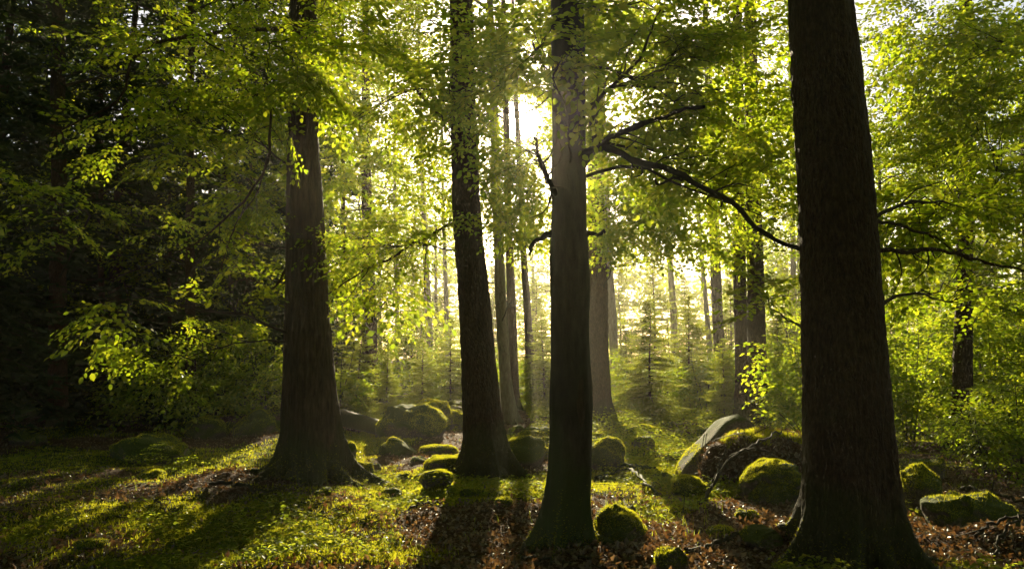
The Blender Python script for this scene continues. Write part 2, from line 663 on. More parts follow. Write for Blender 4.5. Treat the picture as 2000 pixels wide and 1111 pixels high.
# gaps in the canopy: points of the place that the sun reaches; foliage is cut away along these lines of light
SUN_GAPS = []                                # (point, radius)
SUN_GAPS.append((np.array([0, 0, CAMZ]), 0.02))
for (px, py, Y, r) in [(180, 640, 7.8, .12), (250, 600, 7.7, .15), (310, 375, 8.4, .12), (20, 420, 10, .05),
                       (600, 300, 8.7, .25), (480, 510, 9.4, .15), (390, 730, 14, .3), (640, 130, 8.6, .3), (480, 70, 8, .1), (240, 275, 8, .05)]:
    SUN_GAPS.append((at(px, py, Y), r))
for (px, py, r) in [(350, 990, .3), (420, 965, .3), (480, 935, .3), (520, 905, .35), (450, 905, .35), (620, 1040, .35), (700, 1030, .4), (780, 1040, .35),
                    (560, 1065, .3), (400, 920, .3), (860, 930, .45), (850, 965, .4), (960, 985, .4), (800, 985, .3), (750, 890, .4), (1020, 1000, .3)]:
    _g = on_ground(px, py)
    SUN_GAPS.append((np.array([_g[0], _g[1], 0.0]), r))


def sun_floor(p):
    """where the sun would cast a point's shadow on level ground."""
    t = p[:, 2] / SUN[2]
    return p[:, 0] - SUN[0] * t, p[:, 1] - SUN[1] * t


def open_prob(p):
    """how open the wood is along the sun's path at these points (a clearing, its foliage thinned to let sun onto the middle floor)."""
    gx, gy = sun_floor(p)
    cx = np.interp(gy, [-30, 0, 6, 10, 16, 30], [0.5, 0.2, 0.4, 1.0, 2.0, 3.5])
    w = np.interp(gy, [-30, 0, 6, 10, 16, 30], [6.0, 5.0, 5.2, 5.6, 7.0, 10])
    u = np.abs(gx - cx) / np.where(gx < cx, w * .62, w)
    o = np.clip((1.45 - u) * 1.3, 0, 1)
    o = o * np.clip(np.where(gy > 4, 1.35, .95) + 1.0 * fbm(gx * 0.5, gy * 0.16, 0, 41, 3), 0, 1)
    o = o * np.interp(gy, [-14, -4, 2, 5, 20, 32], [.12, .42, .8, 1, 1, .8])
    far = np.where(gy > 3.5, np.clip((p[:, 1] - gy - 4) / 2, 0, 1), np.clip((p[:, 1] - 16) / 3, 0, 1))
    return o * far


def keep_sprays(pos, tunnel=True):
    k = np.ones(len(pos), bool)
    k &= RG.uniform(0, 1, len(pos)) > 0.98 * open_prob(pos)
    for (c, r) in SUN_GAPS:
        d = pos - c
        t = d @ SUN
        dist = np.linalg.norm(d - t[:, None] * SUN, axis=1)
        k &= ~((dist < r + 0.3) & (t > 0.2))
    return k


def place_sprays(pos, dr, nrm, lod, size=None, twigs=None):
    pos, dr, nrm = np.asarray(pos), np.asarray(dr), np.asarray(nrm)
    k = keep_sprays(pos)
    pos, dr, nrm = pos[k], dr[k], nrm[k]
    g = Geo()
    if not len(pos):
        return None
    R = rot_from(dr, nrm)
    vid = RG.integers(0, len(SPR[lod]), len(pos))
    sc = RG.uniform(0.75, 1.2, len(pos)) if size is None else np.broadcast_to(size, len(k))[k] * RG.uniform(0.8, 1.2, len(pos))
    for q, (pv, pf) in enumerate(SPR[lod]):
        s = np.where(vid == q)[0]
        if not len(s):
            continue
        v = np.einsum('nij,kj->nki', R[s], pv) * sc[s][:, None, None] + pos[s][:, None, :]
        lv, lf = (6, LEAF6F) if lod == 0 else (4, LEAF4F)
        v = v.reshape(-1, lv, 3)
        d = v.mean(1) - SUN_GAPS[0][0]                 # single leaves cut away to keep the sun in sight
        tt = d @ SUN
        v = v[~((tt > 0) & (np.linalg.norm(d - tt[:, None] * SUN, axis=1) < 0.17 + 0.016 * tt))]
        f = (lf[None] + (np.arange(len(v)) * lv)[:, None, None]).reshape(-1, lf.shape[1])
        g.add(v.reshape(-1, 3), f)
    if lod == 0 and twigs is not None:                 # the thin twig that carries each spray
        x, y_ = R[:, :, 0] * (0.5 * sc)[:, None], R[:, :, 1]
        zz = R[:, :, 2]
        rr = [(y_ * math.cos(q) + zz * math.sin(q)) for q in (0, 2.094, 4.189)]
        v = np.stack([pos + 0.0028 * c for c in rr] + [pos + x + 0.001 * c - np.array([0, 0, .05]) * sc[:, None] for c in rr], 1)
        f = np.array([[0, 1, 4, 3], [1, 2, 5, 4], [2, 0, 3, 5]])
        twigs.add(v.reshape(-1, 3), (f[None] + (np.arange(len(pos)) * 6)[:, None, None]).reshape(-1, 4))
    return g


def unit(v):
    return v / (np.linalg.norm(v) + 1e-9)


def bough(p0, p1, n, spread, r0, tw, sprays, lift=0.25, main=True, flat=0.35, shoots_from=0.3):
    """a leafy bough from p0 to p1: its wood goes to tw, its leaf sprays to sprays."""
    p0, p1 = np.asarray(p0, float), np.asarray(p1, float)
    ln = np.linalg.norm(p1 - p0)
    up = np.array([0, 0, 1.0])
    pts = bez(p0, p0 + (p1 - p0) * 0.33 + up * ln * lift * U(.6, 1.2), p0 + (p1 - p0) * 0.7 + up * ln * lift * 0.7, p1, 9)
    pts[1:-1] += RG.normal(0, 0.02 * ln, (7, 3))
    if main:
        q_ = 2 if p1[1] > 12 else 1
        tw.append((pts[::q_], np.linspace(r0, r0 * 0.2, 9)[::q_], 5 if q_ == 1 else 4))
    k = max(2, n // 4)
    left = n
    for q in range(k):
        t = shoots_from + (1 - shoots_from) * (q + U(0, 1)) / k
        i = min(int(t * 8), 7)
        c = pts[i] + (pts[i + 1] - pts[i]) * (t * 8 - i)
        d = unit(pts[min(i + 1, 8)] - pts[i])
        side = unit(np.cross(d, up)) * (1 if q % 2 else -1)
        sd = unit(d * U(.2, .9) + side * U(.3, 1.0) + up * RG.normal(0, flat))
        L = spread * U(.35, 1.0)
        e = c + sd * L + up * (-0.12 * L)
        sp = bez(c, c + sd * L * .35, c + sd * L * .75, e, 5)
        if c[1] < 23:
            tw.append((sp[::2], np.linspace(r0 * 0.28, 0.003, 3), 3))
        m = max(2, int(round(left / (k - q))))
        left -= m
        for w in range(m):
            tt = (w + 0.7) / m
            j = min(int(tt * 4), 3)
            cc = sp[j] + (sp[j + 1] - sp[j]) * (tt * 4 - j)
            dd = unit(sp[j + 1] - sp[j])
            s2 = unit(np.cross(dd, up)) * (1 if w % 2 else -1)
            dd2 = unit(dd * U(.3, 1) + s2 * U(.2, 1.0) + up * RG.normal(-0.12, .25)) if w < m - 1 else dd
            sprays.append((cc, dd2, unit(up + RG.normal(0, .38, 3))))


LEAF_MESH = make_mesh('leaf', LEAF6, [LEAF6F], M['leaf'])
from mathutils import Matrix


def single_leaves(tree, v, count):
    """takes the leaves that show largest out of the crown and makes each a part of its own; returns the rest."""
    v = v.reshape(-1, 6, 3)
    c = v.mean(1) - (0, 0, CAMZ)
    cp, sp = math.cos(PITCH), math.sin(PITCH)
    dep = c[:, 1] * cp + c[:, 2] * sp
    hx = np.abs(c[:, 0]) / dep * F / 1000
    hy = np.abs(-c[:, 1] * sp + c[:, 2] * cp) / dep * F / 555
    sz = np.linalg.norm(v[:, 3] - v[:, 0], axis=1) / dep
    sz[(hx > .98) | (hy > .98) | (dep < 1)] = 0
    idx = np.argsort(-sz)[:count]
    off = np.array(tree.location)
    for q in idx:
        w = v[q]
        e2 = w[2] - w[4]
        s_ = np.linalg.norm(e2) / .54
        ry = e2 / (s_ * .54)
        a = (w[3] - w[0]) / s_
        b = np.cross(a, ry)
        rx, rz = (a + .06 * b) / 1.0036, (b - .06 * a) / 1.0036
        o = link('leaf', LEAF_MESH, tree)
        m = np.eye(4)
        m[:3, 0], m[:3, 1], m[:3, 2], m[:3, 3] = rx * s_, ry * s_, rz * s_, w[0] - off
        o.matrix_basis = Matrix(m.tolist())
    k = np.ones(len(v), bool)
    k[idx] = False
    return v[k].reshape(-1, 3)


def finish_crown(tree, tw, sprays, lod, mat='leaf', size=None, singles=0):
    tg = Geo()
    if sprays:
        pos, dr, nm = (np.array([s[q] for s in sprays]) for q in range(3))
        g = place_sprays(pos, dr, nm, lod, size, tg)
        if g is not None:
            v, f = g.arrays()
            if singles:
                v = single_leaves(tree, v, singles)
            if lod == 0:                               # leaves further off need fewer corners
                v = v.reshape(-1, 6, 3)
                far = v[:, 0, 1] > 9.0
                a, b = v[~far], v[far]
                b = np.stack([b[:, 0], (b[:, 1] + b[:, 2]) / 2, b[:, 3], (b[:, 4] + b[:, 5]) / 2], 1)
                na = len(a) * 6
                f = [(LEAF6F[None] + (np.arange(len(a)) * 6)[:, None, None]).reshape(-1, 4),
                     (LEAF4F[None] + (na + np.arange(len(b)) * 4)[:, None, None]).reshape(-1, 3)]
                v = np.concatenate([a.reshape(-1, 3), b.reshape(-1, 3)])
            part('crown', v, f, M[mat], tree, kind='stuff')
    if tw:
        g = tg
        for (p, r, s) in tw:
            g.add(*tube(p, r, s))
        v, f = g.arrays()
        part('twigs', v, f, M['twig'], tree, True, kind='stuff')


# ------------------------------------------------------------------ trunks
def trunk_mesh(ctrl, Y, ztop, kind, lobes, ns, dz, seed, base_z=None):
    """ctrl: (px, py, width px) from top to bottom as seen; returns verts, faces and the axis as a function of z."""
    C = []
    for (px, py, w) in ctrl:
        p = at(px, py, Y)
        C.append((p[2], p[0], w * Y / F / 2))
    C.sort()
    z, x, r = (np.array(a) for a in zip(*C))
    gz = float(H(x[0], Y))
    zb = min(z[0], gz) - 0.12
    # carry the axis and taper on to the top
    sl = (x[-1] - x[0]) / max(z[-1] - z[0], 0.5)
    zz = np.concatenate([[zb], z, [ztop]])
    xx = np.concatenate([[x[0]], x, [x[-1] + sl * (ztop - z[-1]) * 0.7]])
    rr = np.concatenate([[r[0] * 1.02], r, [max(r[-1] * 0.35, 0.03)]])
    n = int((ztop - zb) / (dz * (1.6 if dz > .055 else 1.15)))
    # fine rings low down, long ones above the view
    t = np.linspace(0, 1, n)
    zs = zb + (ztop - zb) * (0.38 * t + 0.62 * t ** 3)
    from_x = np.interp(zs, zz, xx)
    R = np.interp(zs, zz, rr)
    ker = np.ones(7) / 7
    R = np.convolve(np.pad(R, 3, 'edge'), ker, 'valid')
    from_x = np.convolve(np.pad(from_x, 3, 'edge'), ker, 'valid')
    from_x = from_x + 0.06 * R.mean() * vnoise(zs * 0.9, 0, 0, seed)
    yy = Y + 0.03 * vnoise(zs * 0.7, 5, 0, seed)
    a = np.linspace(0, 2 * np.pi, ns, endpoint=False)
    Z, A = np.meshgrid(zs, a, indexing='ij')
    RR = np.repeat(R[:, None], ns, 1)
    h = Z - gz
    ph = seed * 1.7
    lob = np.maximum(0, np.cos(lobes * A / 1.0 + ph + 0.4 * np.sin(2 * A + ph))) ** 2
    RR = RR * (1 + (0.75 * lob - .12) * np.exp(-np.clip(h, -0.1, 9) / 0.20) + 0.10 * (lob - .4) * np.exp(-np.clip(h, 0, 9) / 0.9))
    RR = RR * (1 + 0.035 * fbm(np.cos(A) * 1.2, np.sin(A) * 1.2, Z * 0.8, seed, 2))
    cx, cy_ = np.cos(A) * RR, np.sin(A) * RR
    if kind == 'furrow':
        q = fbm(cx * 16, cy_ * 16, Z * 2.2 + 0.3 * vnoise(cx * 4, cy_ * 4, Z * 2, 3), seed + 1, 3)
        RR = RR + 0.016 * (np.abs(q) ** 0.7 - 0.5) + 0.004 * vnoise(cx * 60, cy_ * 60, Z * 14, seed)
    elif kind == 'scale':
        q = fbm(cx * 17, cy_ * 17, Z * 5, seed + 1, 3)
        RR = RR + 0.017 * (np.abs(q) ** 0.7 - 0.4) + 0.005 * vnoise(cx * 70, cy_ * 70, Z * 30, seed)
    else:
        RR = RR + 0.007 * fbm(cx * 7, cy_ * 7, Z * 2.5, seed + 1, 4) + 0.012 * np.clip(fbm(cx * 3, cy_ * 3, Z * 1.4, seed + 7, 2) - .35, 0, 1)
    v = np.stack([from_x[:, None] + np.cos(A) * RR, yy[:, None] + np.sin(A) * RR, Z], -1).reshape(-1, 3)
    i = np.arange(n - 1)[:, None] * ns
    j = np.arange(ns)[None, :]
    k = (j + 1) % ns
    f = np.stack([i + j, i + k, i + ns + k, i + ns + j], -1).reshape(-1, 4)

    def axis(zq):
        return np.array([np.interp(zq, zs, from_x), np.interp(zq, zs, yy), zq]), float(np.interp(zq, zs, R))
    return v, f, axis, gz


TREES = {}


def tree(key, name, label, ctrl, Y, ztop, bark, lobes=5, ns=28, dz=0.12, seed=1, group=None):
    kind = {'bark_furrow': 'furrow', 'bark_scale': 'scale'}.get(bark, 'smooth')
    v, f, axis, gz = trunk_mesh(ctrl, Y, ztop, kind, lobes, ns, dz, seed)
    base, _ = axis(gz)
    t = thing(name, tuple(base), label, 'tree', group)
    part('trunk', v, [f], M[bark], t, True)
    TREES[key] = dict(o=t, axis=axis, Y=Y, tw=[], sp=[], lod=0 if Y < 14 else (1 if Y < 24 else 2), bark=bark)
    return t


def px_seed(pts):
    return float(pts[0][0] * .37 + pts[-1][1] * .11)


def branch_px(key, pts, r0, r1, mat=None, n=26, jit=0.0, name='branch', leaves=0, spread=0.5, snag=True):
    """an individually visible branch drawn through (px, py, depth) points; a part of its tree."""
    T = TREES[key]
    P = np.array([at(*p) for p in pts])
    c = smooth_path(P, n, jit)
    rad = np.linspace(r0, r1, n) * (1 + 0.12 * RG.normal(0, 1, n))
    kink = np.stack([vnoise(np.linspace(0, 7, n), k * 9.1, px_seed(pts), 90) for k in range(3)], 1) * r0 * 1.1
    c[1:-1] += kink[1:-1]
    v, f = tube(c, rad, 8)
    part(name, v, [f], M[mat or T['bark']], T['o'], True)
    if n > 14:                                             # bare side twigs
        for q in range(11):
            i = RG.integers(4, n - 1)
            d = unit(unit(c[i] - c[i - 1]) * U(.3, 1) + RG.normal(0, .6, 3))
            ln = U(.12, .45)
            tp = smooth_path(np.array([c[i], c[i] + d * ln * .5 + RG.normal(0, .03, 3), c[i] + d * ln + RG.normal(0, .04, 3)]), 6)
            T['tw'].append((tp, np.linspace(rad[i] * .45, .002, 6), 4))
    for q in range(leaves):
        t = U(.25, 1)
        i = min(int(t * (n - 1)), n - 2)
        p = c[i]
        d = unit(c[i + 1] - c[i])
        e = p + unit(d * U(-.2, .8) + RG.normal(0, .6, 3) * np.array([1, 1, .5])) * spread * U(.5, 1.2)
        bough(p, e, int(U(4, 8)), spread, r1 * 0.5, T['tw'], T['sp'], 0.1)
    return c


def mass(key, px, py, Y, w, h, n, spread=0.7, per=10, depth=None):
    """boughs of a tree that end in the stretch of wood seen around (px, py) at depth Y; w, h in photo pixels."""
    T = TREES[key]
    depth = depth if depth is not None else w * Y / F * 0.5
    limbs = []
    for q in range(max(1, n // 9)):
        c = at(px + U(-.35, .35) * w, py + U(-.35, .35) * h, Y + U(-.3, .3) * depth)
        b, r = T['axis'](max(c[2] + U(-.9, .2), .4))
        ln = np.linalg.norm(c - b)
        pts = smooth_path(np.array([b, b + (c - b) * .4 + RG.normal(0, .06 * ln, 3) + (0, 0, .08 * ln), c]), 9, 0.012 * ln ** .5)
        T['tw'].append((pts, np.linspace(0.010 + 0.004 * min(ln, 4), 0.005, 9), 6))
        limbs.append(pts)
    for q in range(n):
        e = at(px + U(-.5, .5) * w, py + U(-.5, .5) * h, Y + U(-.5, .5) * depth)
        s = min((l[RG.integers(3, 9)] for l in limbs), key=lambda p: np.linalg.norm(p - e))
        bough(s, e, per, spread, 0.007, T['tw'], T['sp'], 0.12)


def crown(key, zlo, zhi, n, rad, per=10, spread=0.8):
    T = TREES[key]
    for q in range(n):
        z = U(zlo, zhi)
        b, r = T['axis'](z)
        a = U(0, 2 * np.pi)
        k = rad * U(.45, 1.0) * math.sin(math.pi * min(1, 0.25 + 0.75 * (zhi - z) / max(zhi - zlo, .1))) ** 0.5
        e = b + np.array([math.cos(a) * k, math.sin(a) * k, U(-.3, .9)])
        bough(b, e, per, spread, 0.02 + 0.008 * k, T['tw'], T['sp'], 0.18)


# the four big trunks
tree('furrowed', 'broad_tree', 'thick trunk with deep vertical bark furrows at the edge of the dark left wood',
     [(590, 0, 50), (593, 200, 60), (594, 350, 68), (595, 430, 74), (598, 600, 84), (604, 750, 102), (608, 850, 118), (609, 900, 134), (605, 945, 165)],
     9.4, 18, 'bark_furrow', 5, 116, 0.045, 11)
tree('redbrown', 'spruce_tree', 'reddish brown scaly trunk between the furrowed trunk and the dark smooth trunk',
     [(900, 0, 46), (904, 240, 50), (911, 386, 54), (922, 530, 59), (934, 700, 68), (941, 800, 77), (946, 860, 85), (950, 900, 98), (953, 935, 112)],
     10.0, 18, 'bark_scale', 6, 92, 0.05, 12)
tree('beech', 'beech_tree', 'dark smooth trunk nearest the middle with stubs of broken branches',
     [(1106, 0, 64), (1111, 200, 67), (1113, 400, 68), (1113, 480, 72), (1117, 540, 81), (1114, 620, 79), (1115, 700, 78), (1114, 850, 84), (1114, 950, 85), (1110, 1005, 90), (1106, 1055, 98)],
     6.3, 15, 'bark_smooth', 5, 76, 0.06, 13)
tree('big', 'spruce_tree', 'thickest and nearest trunk, almost black, at the right with rough scaly edges',
     [(1607, 0, 122), (1619, 200, 134), (1634, 400, 142), (1646, 600, 152), (1658, 800, 164), (1661, 900, 170), (1663, 980, 180), (1662, 1050, 195), (1660, 1110, 212)],
     5.6, 16, 'bark_scale', 6, 130, 0.04, 14)
# further trunks
tree('behind', 'tall_tree', 'brown trunk just behind the right edge of the dark smooth trunk',
     [(1163, 300, 30), (1166, 480, 34), (1168, 600, 38), (1169, 700, 38), (1170, 780, 44), (1172, 822, 54)], 17.2, 18, 'bark_scale', 5, 48, 0.06, 15)
tree('twin_l', 'tall_tree', 'slimmer left one of the two trunks standing side by side near the leaning slab',
     [(1444, 300, 22), (1444, 480, 24), (1447, 600, 25), (1448, 800, 26), (1448, 822, 30)], 16.9, 18, 'bark_scale', 5, 40, 0.06, 16)
tree('twin_r', 'tall_tree', 'stouter right one of the two trunks standing side by side near the leaning slab',
     [(1471, 300, 28), (1474, 480, 31), (1477, 600, 33), (1481, 800, 38), (1481, 838, 44)], 15.6, 18, 'bark_scale', 5, 40, 0.06, 17)
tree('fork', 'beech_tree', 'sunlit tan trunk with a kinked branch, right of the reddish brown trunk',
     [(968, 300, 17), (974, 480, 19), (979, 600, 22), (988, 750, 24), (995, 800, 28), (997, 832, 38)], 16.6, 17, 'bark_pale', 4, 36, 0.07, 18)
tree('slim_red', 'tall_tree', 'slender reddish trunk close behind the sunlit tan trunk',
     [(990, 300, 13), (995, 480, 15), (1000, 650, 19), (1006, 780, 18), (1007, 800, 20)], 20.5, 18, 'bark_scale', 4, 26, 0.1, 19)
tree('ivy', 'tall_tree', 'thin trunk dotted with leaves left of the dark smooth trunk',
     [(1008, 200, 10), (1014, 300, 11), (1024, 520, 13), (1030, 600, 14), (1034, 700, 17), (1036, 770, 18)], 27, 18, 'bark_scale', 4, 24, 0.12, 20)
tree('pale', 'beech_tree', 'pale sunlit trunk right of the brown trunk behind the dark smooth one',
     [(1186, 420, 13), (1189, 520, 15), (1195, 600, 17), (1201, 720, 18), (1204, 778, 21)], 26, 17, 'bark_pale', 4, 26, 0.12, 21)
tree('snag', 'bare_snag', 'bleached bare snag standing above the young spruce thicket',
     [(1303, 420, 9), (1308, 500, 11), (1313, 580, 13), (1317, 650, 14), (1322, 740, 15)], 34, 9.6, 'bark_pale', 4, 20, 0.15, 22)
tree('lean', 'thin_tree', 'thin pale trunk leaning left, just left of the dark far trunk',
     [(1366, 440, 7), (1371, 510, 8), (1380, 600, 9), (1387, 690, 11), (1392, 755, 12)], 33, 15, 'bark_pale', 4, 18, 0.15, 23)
tree('dark_far', 'tall_tree', 'straight dark trunk left of the paired trunks, foot hidden by bushes',
     [(1393, 400, 18), (1396, 500, 21), (1401, 600, 21), (1406, 690, 22), (1410, 765, 24)], 26, 18, 'bark_scale', 4, 26, 0.12, 24)
tree('right', 'tall_tree', 'dark trunk at the far right among sunlit bushes',
     [(1886, 100, 25), (1885, 340, 28), (1884, 600, 31), (1880, 800, 36), (1880, 875, 48)], 12.9, 17, 'bark_scale', 5, 48, 0.06, 25)
tree('mid_l', 'tall_tree', 'shaded trunk behind yellow leaves between furrowed and reddish trunks',
     [(716, 350, 20), (719, 480, 22), (722, 600, 27), (723, 680, 29), (724, 790, 34)], 24, 18, 'bark_scale', 4, 26, 0.12, 26)
tree('thin_a', 'thin_tree', 'thin dark trunk right beside the furrowed trunk', [(670, 400, 8), (672, 560, 10), (673, 700, 12), (674, 785, 14)], 24, 15, 'bark_scale', 4, 16, 0.2, 27)
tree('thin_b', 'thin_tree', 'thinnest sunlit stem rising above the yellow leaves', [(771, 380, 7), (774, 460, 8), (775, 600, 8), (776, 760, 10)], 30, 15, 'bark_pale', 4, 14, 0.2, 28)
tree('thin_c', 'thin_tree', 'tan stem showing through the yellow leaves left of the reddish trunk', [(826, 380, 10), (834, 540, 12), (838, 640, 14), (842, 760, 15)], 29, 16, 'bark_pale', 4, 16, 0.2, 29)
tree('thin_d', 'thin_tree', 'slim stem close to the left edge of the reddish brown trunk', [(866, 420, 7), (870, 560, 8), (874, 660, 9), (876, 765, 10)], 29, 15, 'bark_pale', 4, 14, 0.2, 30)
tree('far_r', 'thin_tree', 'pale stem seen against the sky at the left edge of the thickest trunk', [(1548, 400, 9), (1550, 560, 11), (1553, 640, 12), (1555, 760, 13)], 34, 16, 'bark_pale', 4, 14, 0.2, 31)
tree('left_a', 'spruce_tree', 'dim trunk at far left in the dark wood with a pale ring low down',
     [(113, 100, 24), (114, 420, 28), (113, 600, 30), (115, 800, 34), (117, 838, 44)], 15.8, 17, 'bark_scale', 5, 48, 0.06, 32)
tree('left_b', 'tall_tree', 'dim trunk in the dark wood behind the lit hanging leaves',
     [(371, 300, 14), (371, 450, 17), (371, 700, 19), (374, 826, 26)], 17.0, 17, 'bark_scale', 5, 36, 0.08, 33)
tree('left_c', 'thin_tree', 'dim slender stem second from the left edge in the dark wood', [(196, 400, 9), (200, 680, 12), (202, 822, 15)], 17.5, 14, 'bark_scale', 4, 20, 0.1, 34)
tree('left_d', 'thin_tree', 'crooked small stem left of the furrowed trunk', [(446, 480, 7), (455, 600, 8), (460, 700, 10), (466, 800, 12)], 18.5, 9, 'bark_smooth', 4, 16, 0.1, 35)
tree('left_e', 'thin_tree', 'thin upright stem in the dark wood beside dim boulders', [(330, 520, 6), (331, 700, 8), (332, 820, 10)], 18, 12, 'bark_scale', 4, 16, 0.12, 36)
tree('left_f', 'thin_tree', 'pair of spindly crooked shoots left of the dim slender stem', [(158, 560, 4), (160, 680, 5), (158, 775, 6)], 19, 7, 'bark_smooth', 4, 12, 0.12, 37)

tree('hidden', 'leafy_tree', 'dark leafy tree added right behind the furrowed trunk to block the sun',
     [(575, 200, 22), (585, 500, 26), (592, 780, 32)], 20, 17, 'bark_scale', 4, 24, 0.12, 38)  # added tree; its crown keeps the sun off the left leaves

# ---- individually visible branches
branch_px('beech', [(1120, 330, 6.3), (1150, 300, 6.25), (1200, 292, 6.1), (1260, 318, 6.0), (1340, 350, 5.9), (1420, 395, 5.8), (1480, 445, 5.75), (1575, 490, 5.7)], 0.032, 0.016, jit=0.004)
branch_px('beech', [(1335, 348, 5.9), (1330, 352, 5.9), (1322, 348, 5.9), (1285, 358, 5.9), (1278, 336, 5.9)], 0.014, 0.006, n=12)
branch_px('beech', [(1135, 330, 6.3), (1180, 278, 6.2), (1230, 250, 6.1), (1290, 232, 6.0), (1375, 209, 5.9)], 0.034, 0.014, jit=0.004)
branch_px('beech', [(1130, 345, 6.3), (1158, 278, 6.3), (1152, 240, 6.3), (1172, 195, 6.3), (1215, 150, 6.3), (1262, 90, 6.3), (1290, 20, 6.3)], 0.024, 0.008, jit=0.004)
branch_px('beech', [(1100, 392, 6.25), (1072, 362, 6.2), (1056, 320, 6.15), (1047, 290, 6.12), (1043, 268, 6.1)], 0.030, 0.012, jit=0.003)
branch_px('beech', [(1085, 452, 6.3), (1062, 460, 6.2), (1042, 478, 6.15), (1034, 500, 6.1)], 0.030, 0.010, n=14)
branch_px('beech', [(1140, 462, 6.3), (1160, 458, 6.25), (1182, 455, 6.2)], 0.030, 0.012, n=10, name='branch_stub')
branch_px('redbrown', [(895, 430, 10), (880, 436, 9.9), (850, 452, 9.7), (800, 480, 9.5), (765, 505, 9.4), (715, 528, 9.3), (640, 575, 9.2)], 0.022, 0.007, jit=0.006)
branch_px('redbrown', [(720, 526, 9.3), (700, 552, 9.25), (676, 590, 9.2)], 0.008, 0.004, n=10)
branch_px('redbrown', [(852, 450, 9.7), (835, 480, 9.7), (830, 540, 9.7), (828, 600, 9.7)], 0.008, 0.004, n=12)
branch_px('redbrown', [(900, 245, 10), (870, 232, 9.9), (845, 215, 9.8), (800, 150, 9.8), (740, 60, 9.8)], 0.03, 0.008, jit=0.006)
branch_px('furrowed', [(588, 120, 9.3), (560, 150, 8.8), (533, 210, 8.3), (524, 310, 8.0), (492, 372, 7.9), (430, 440, 7.8), (350, 492, 7.7), (230, 540, 7.6)], 0.020, 0.006, jit=0.006)
branch_px('furrowed', [(525, 300, 8.0), (500, 380, 8.1), (465, 430, 8.2), (430, 520, 8.3), (405, 600, 8.4)], 0.009, 0.004, jit=0.006)
branch_px('furrowed', [(588, 60, 9.3), (500, 55, 8.6), (380, 68, 8.0), (300, 90, 7.8), (262, 118, 7.7), (232, 190, 7.6), (100, 262, 7.4)], 0.03, 0.008, jit=0.008)
branch_px('furrowed', [(560, 520, 9.3), (530, 565, 9.3), (490, 545, 9.4), (440, 560, 9.4)], 0.018, 0.006, n=14, jit=0.006)
branch_px('fork', [(988, 690, 16.5), (978, 668, 16.2), (966, 664, 16.2), (955, 650, 16.2)], 0.022, 0.008, n=12)
branch_px('fork', [(968, 460, 16.6), (960, 450, 16.2), (950, 448, 16.0)], 0.03, 0.01, n=8)
branch_px('big', [(1700, 480, 5.6), (1740, 495, 5.7), (1800, 490, 6.0), (1880, 500, 6.3), (1960, 520, 6.4), (2010, 528, 6.5)], 0.022, 0.009, jit=0.005)
branch_px('big', [(1700, 430, 5.6), (1760, 440, 6.0), (1830, 470, 6.6), (1900, 510, 7.0)], 0.016, 0.006, jit=0.005)
branch_px('right', [(1885, 350, 12.9), (1920, 380, 12.5), (1990, 430, 12)], 0.03, 0.01, n=12, jit=0.01)
branch_px('right', [(1885, 330, 12.9), (1850, 370, 12.6), (1800, 430, 12.2)], 0.03, 0.008, n=12, jit=0.01)
branch_px('left_d', [(458, 660, 18.5), (478, 700, 18.2), (500, 720, 18)], 0.02, 0.008, n=10)

# roots that run out from the near trunks into the soil
def roots(key, n, reach, seed):
    T = TREES[key]
    o = T['o']
    c, r = T['axis'](float(o.location[2]) + .25)
    for q in range(n):
        a = -math.pi / 2 + (q - (n - 1) / 2) * 2 * math.pi / (n + 1) + U(-.25, .25)
        L = r * reach * U(.7, 1.35)
        bend = U(-.5, .5)
        P, rad = [], []
        for k in range(9):
            t = k / 8
            aa = a + bend * t * t
            x, y = c[0] + math.cos(aa) * (r * .55 + L * t), c[1] + math.sin(aa) * (r * .55 + L * t)
            g = float(H(x, y))
            P.append((x, y, g + (1 - t) ** 3 * r * .55 + .02 * (1 - t) - .03 * t * t))
            rad.append(r * (.30 * (1 - t) ** 1.6 + .05))
        v, f = tube(smooth_path(np.array(P), 22, .004), np.interp(np.linspace(0, 8, 22), range(9), rad), 12)
        v = v + .012 * fbm(v[:, 0] * 14, v[:, 1] * 14, v[:, 2] * 14, seed + q, 3)[:, None] * np.array([.5, .5, 1])
        part('root', v, [f], M[T['bark']], o, True)


for _k, _n, _r in (('furrowed', 7, 1.7), ('redbrown', 6, 1.6), ('beech', 6, 1.7), ('big', 6, 1.2), ('right', 5, 1.6), ('behind', 5, 1.6), ('fork', 4, 1.8), ('twin_r', 4, 1.4)):
    roots(_k, _n, _r, 5)

# vertical scar on the dark smooth trunk: a strip of dead split wood
def trunk_scar():
    T = TREES['beech']
    g = Geo()
    zs = np.linspace(at(1130, 830, 6.3)[2], at(1130, 735, 6.3)[2], 18)
    n = len(zs)
    a0 = -math.pi / 2 + 0.42
    rows = []
    for i, z in enumerate(zs):
        c, r = T['axis'](z)
        wd = 0.10 * math.sin(math.pi * (i + .6) / n) ** .5
        rows.append([c + (r * (1.035 if 0 < k < 4 else 0.985) + 0.004 * U(-1, 1)) * np.array([math.cos(a0 + (k - 2) / 2 * wd * 2.4), math.sin(a0 + (k - 2) / 2 * wd * 2.4), 0]) for k in range(5)])
    v = np.array(rows).reshape(-1, 3)
    f = [[i * 5 + k, i * 5 + k + 1, i * 5 + k + 6, i * 5 + k + 5] for i in range(n - 1) for k in range(4)]
    part('bark_scar', v, [np.array(f)], M['bark_furrow'], T['o'], True)


trunk_scar()

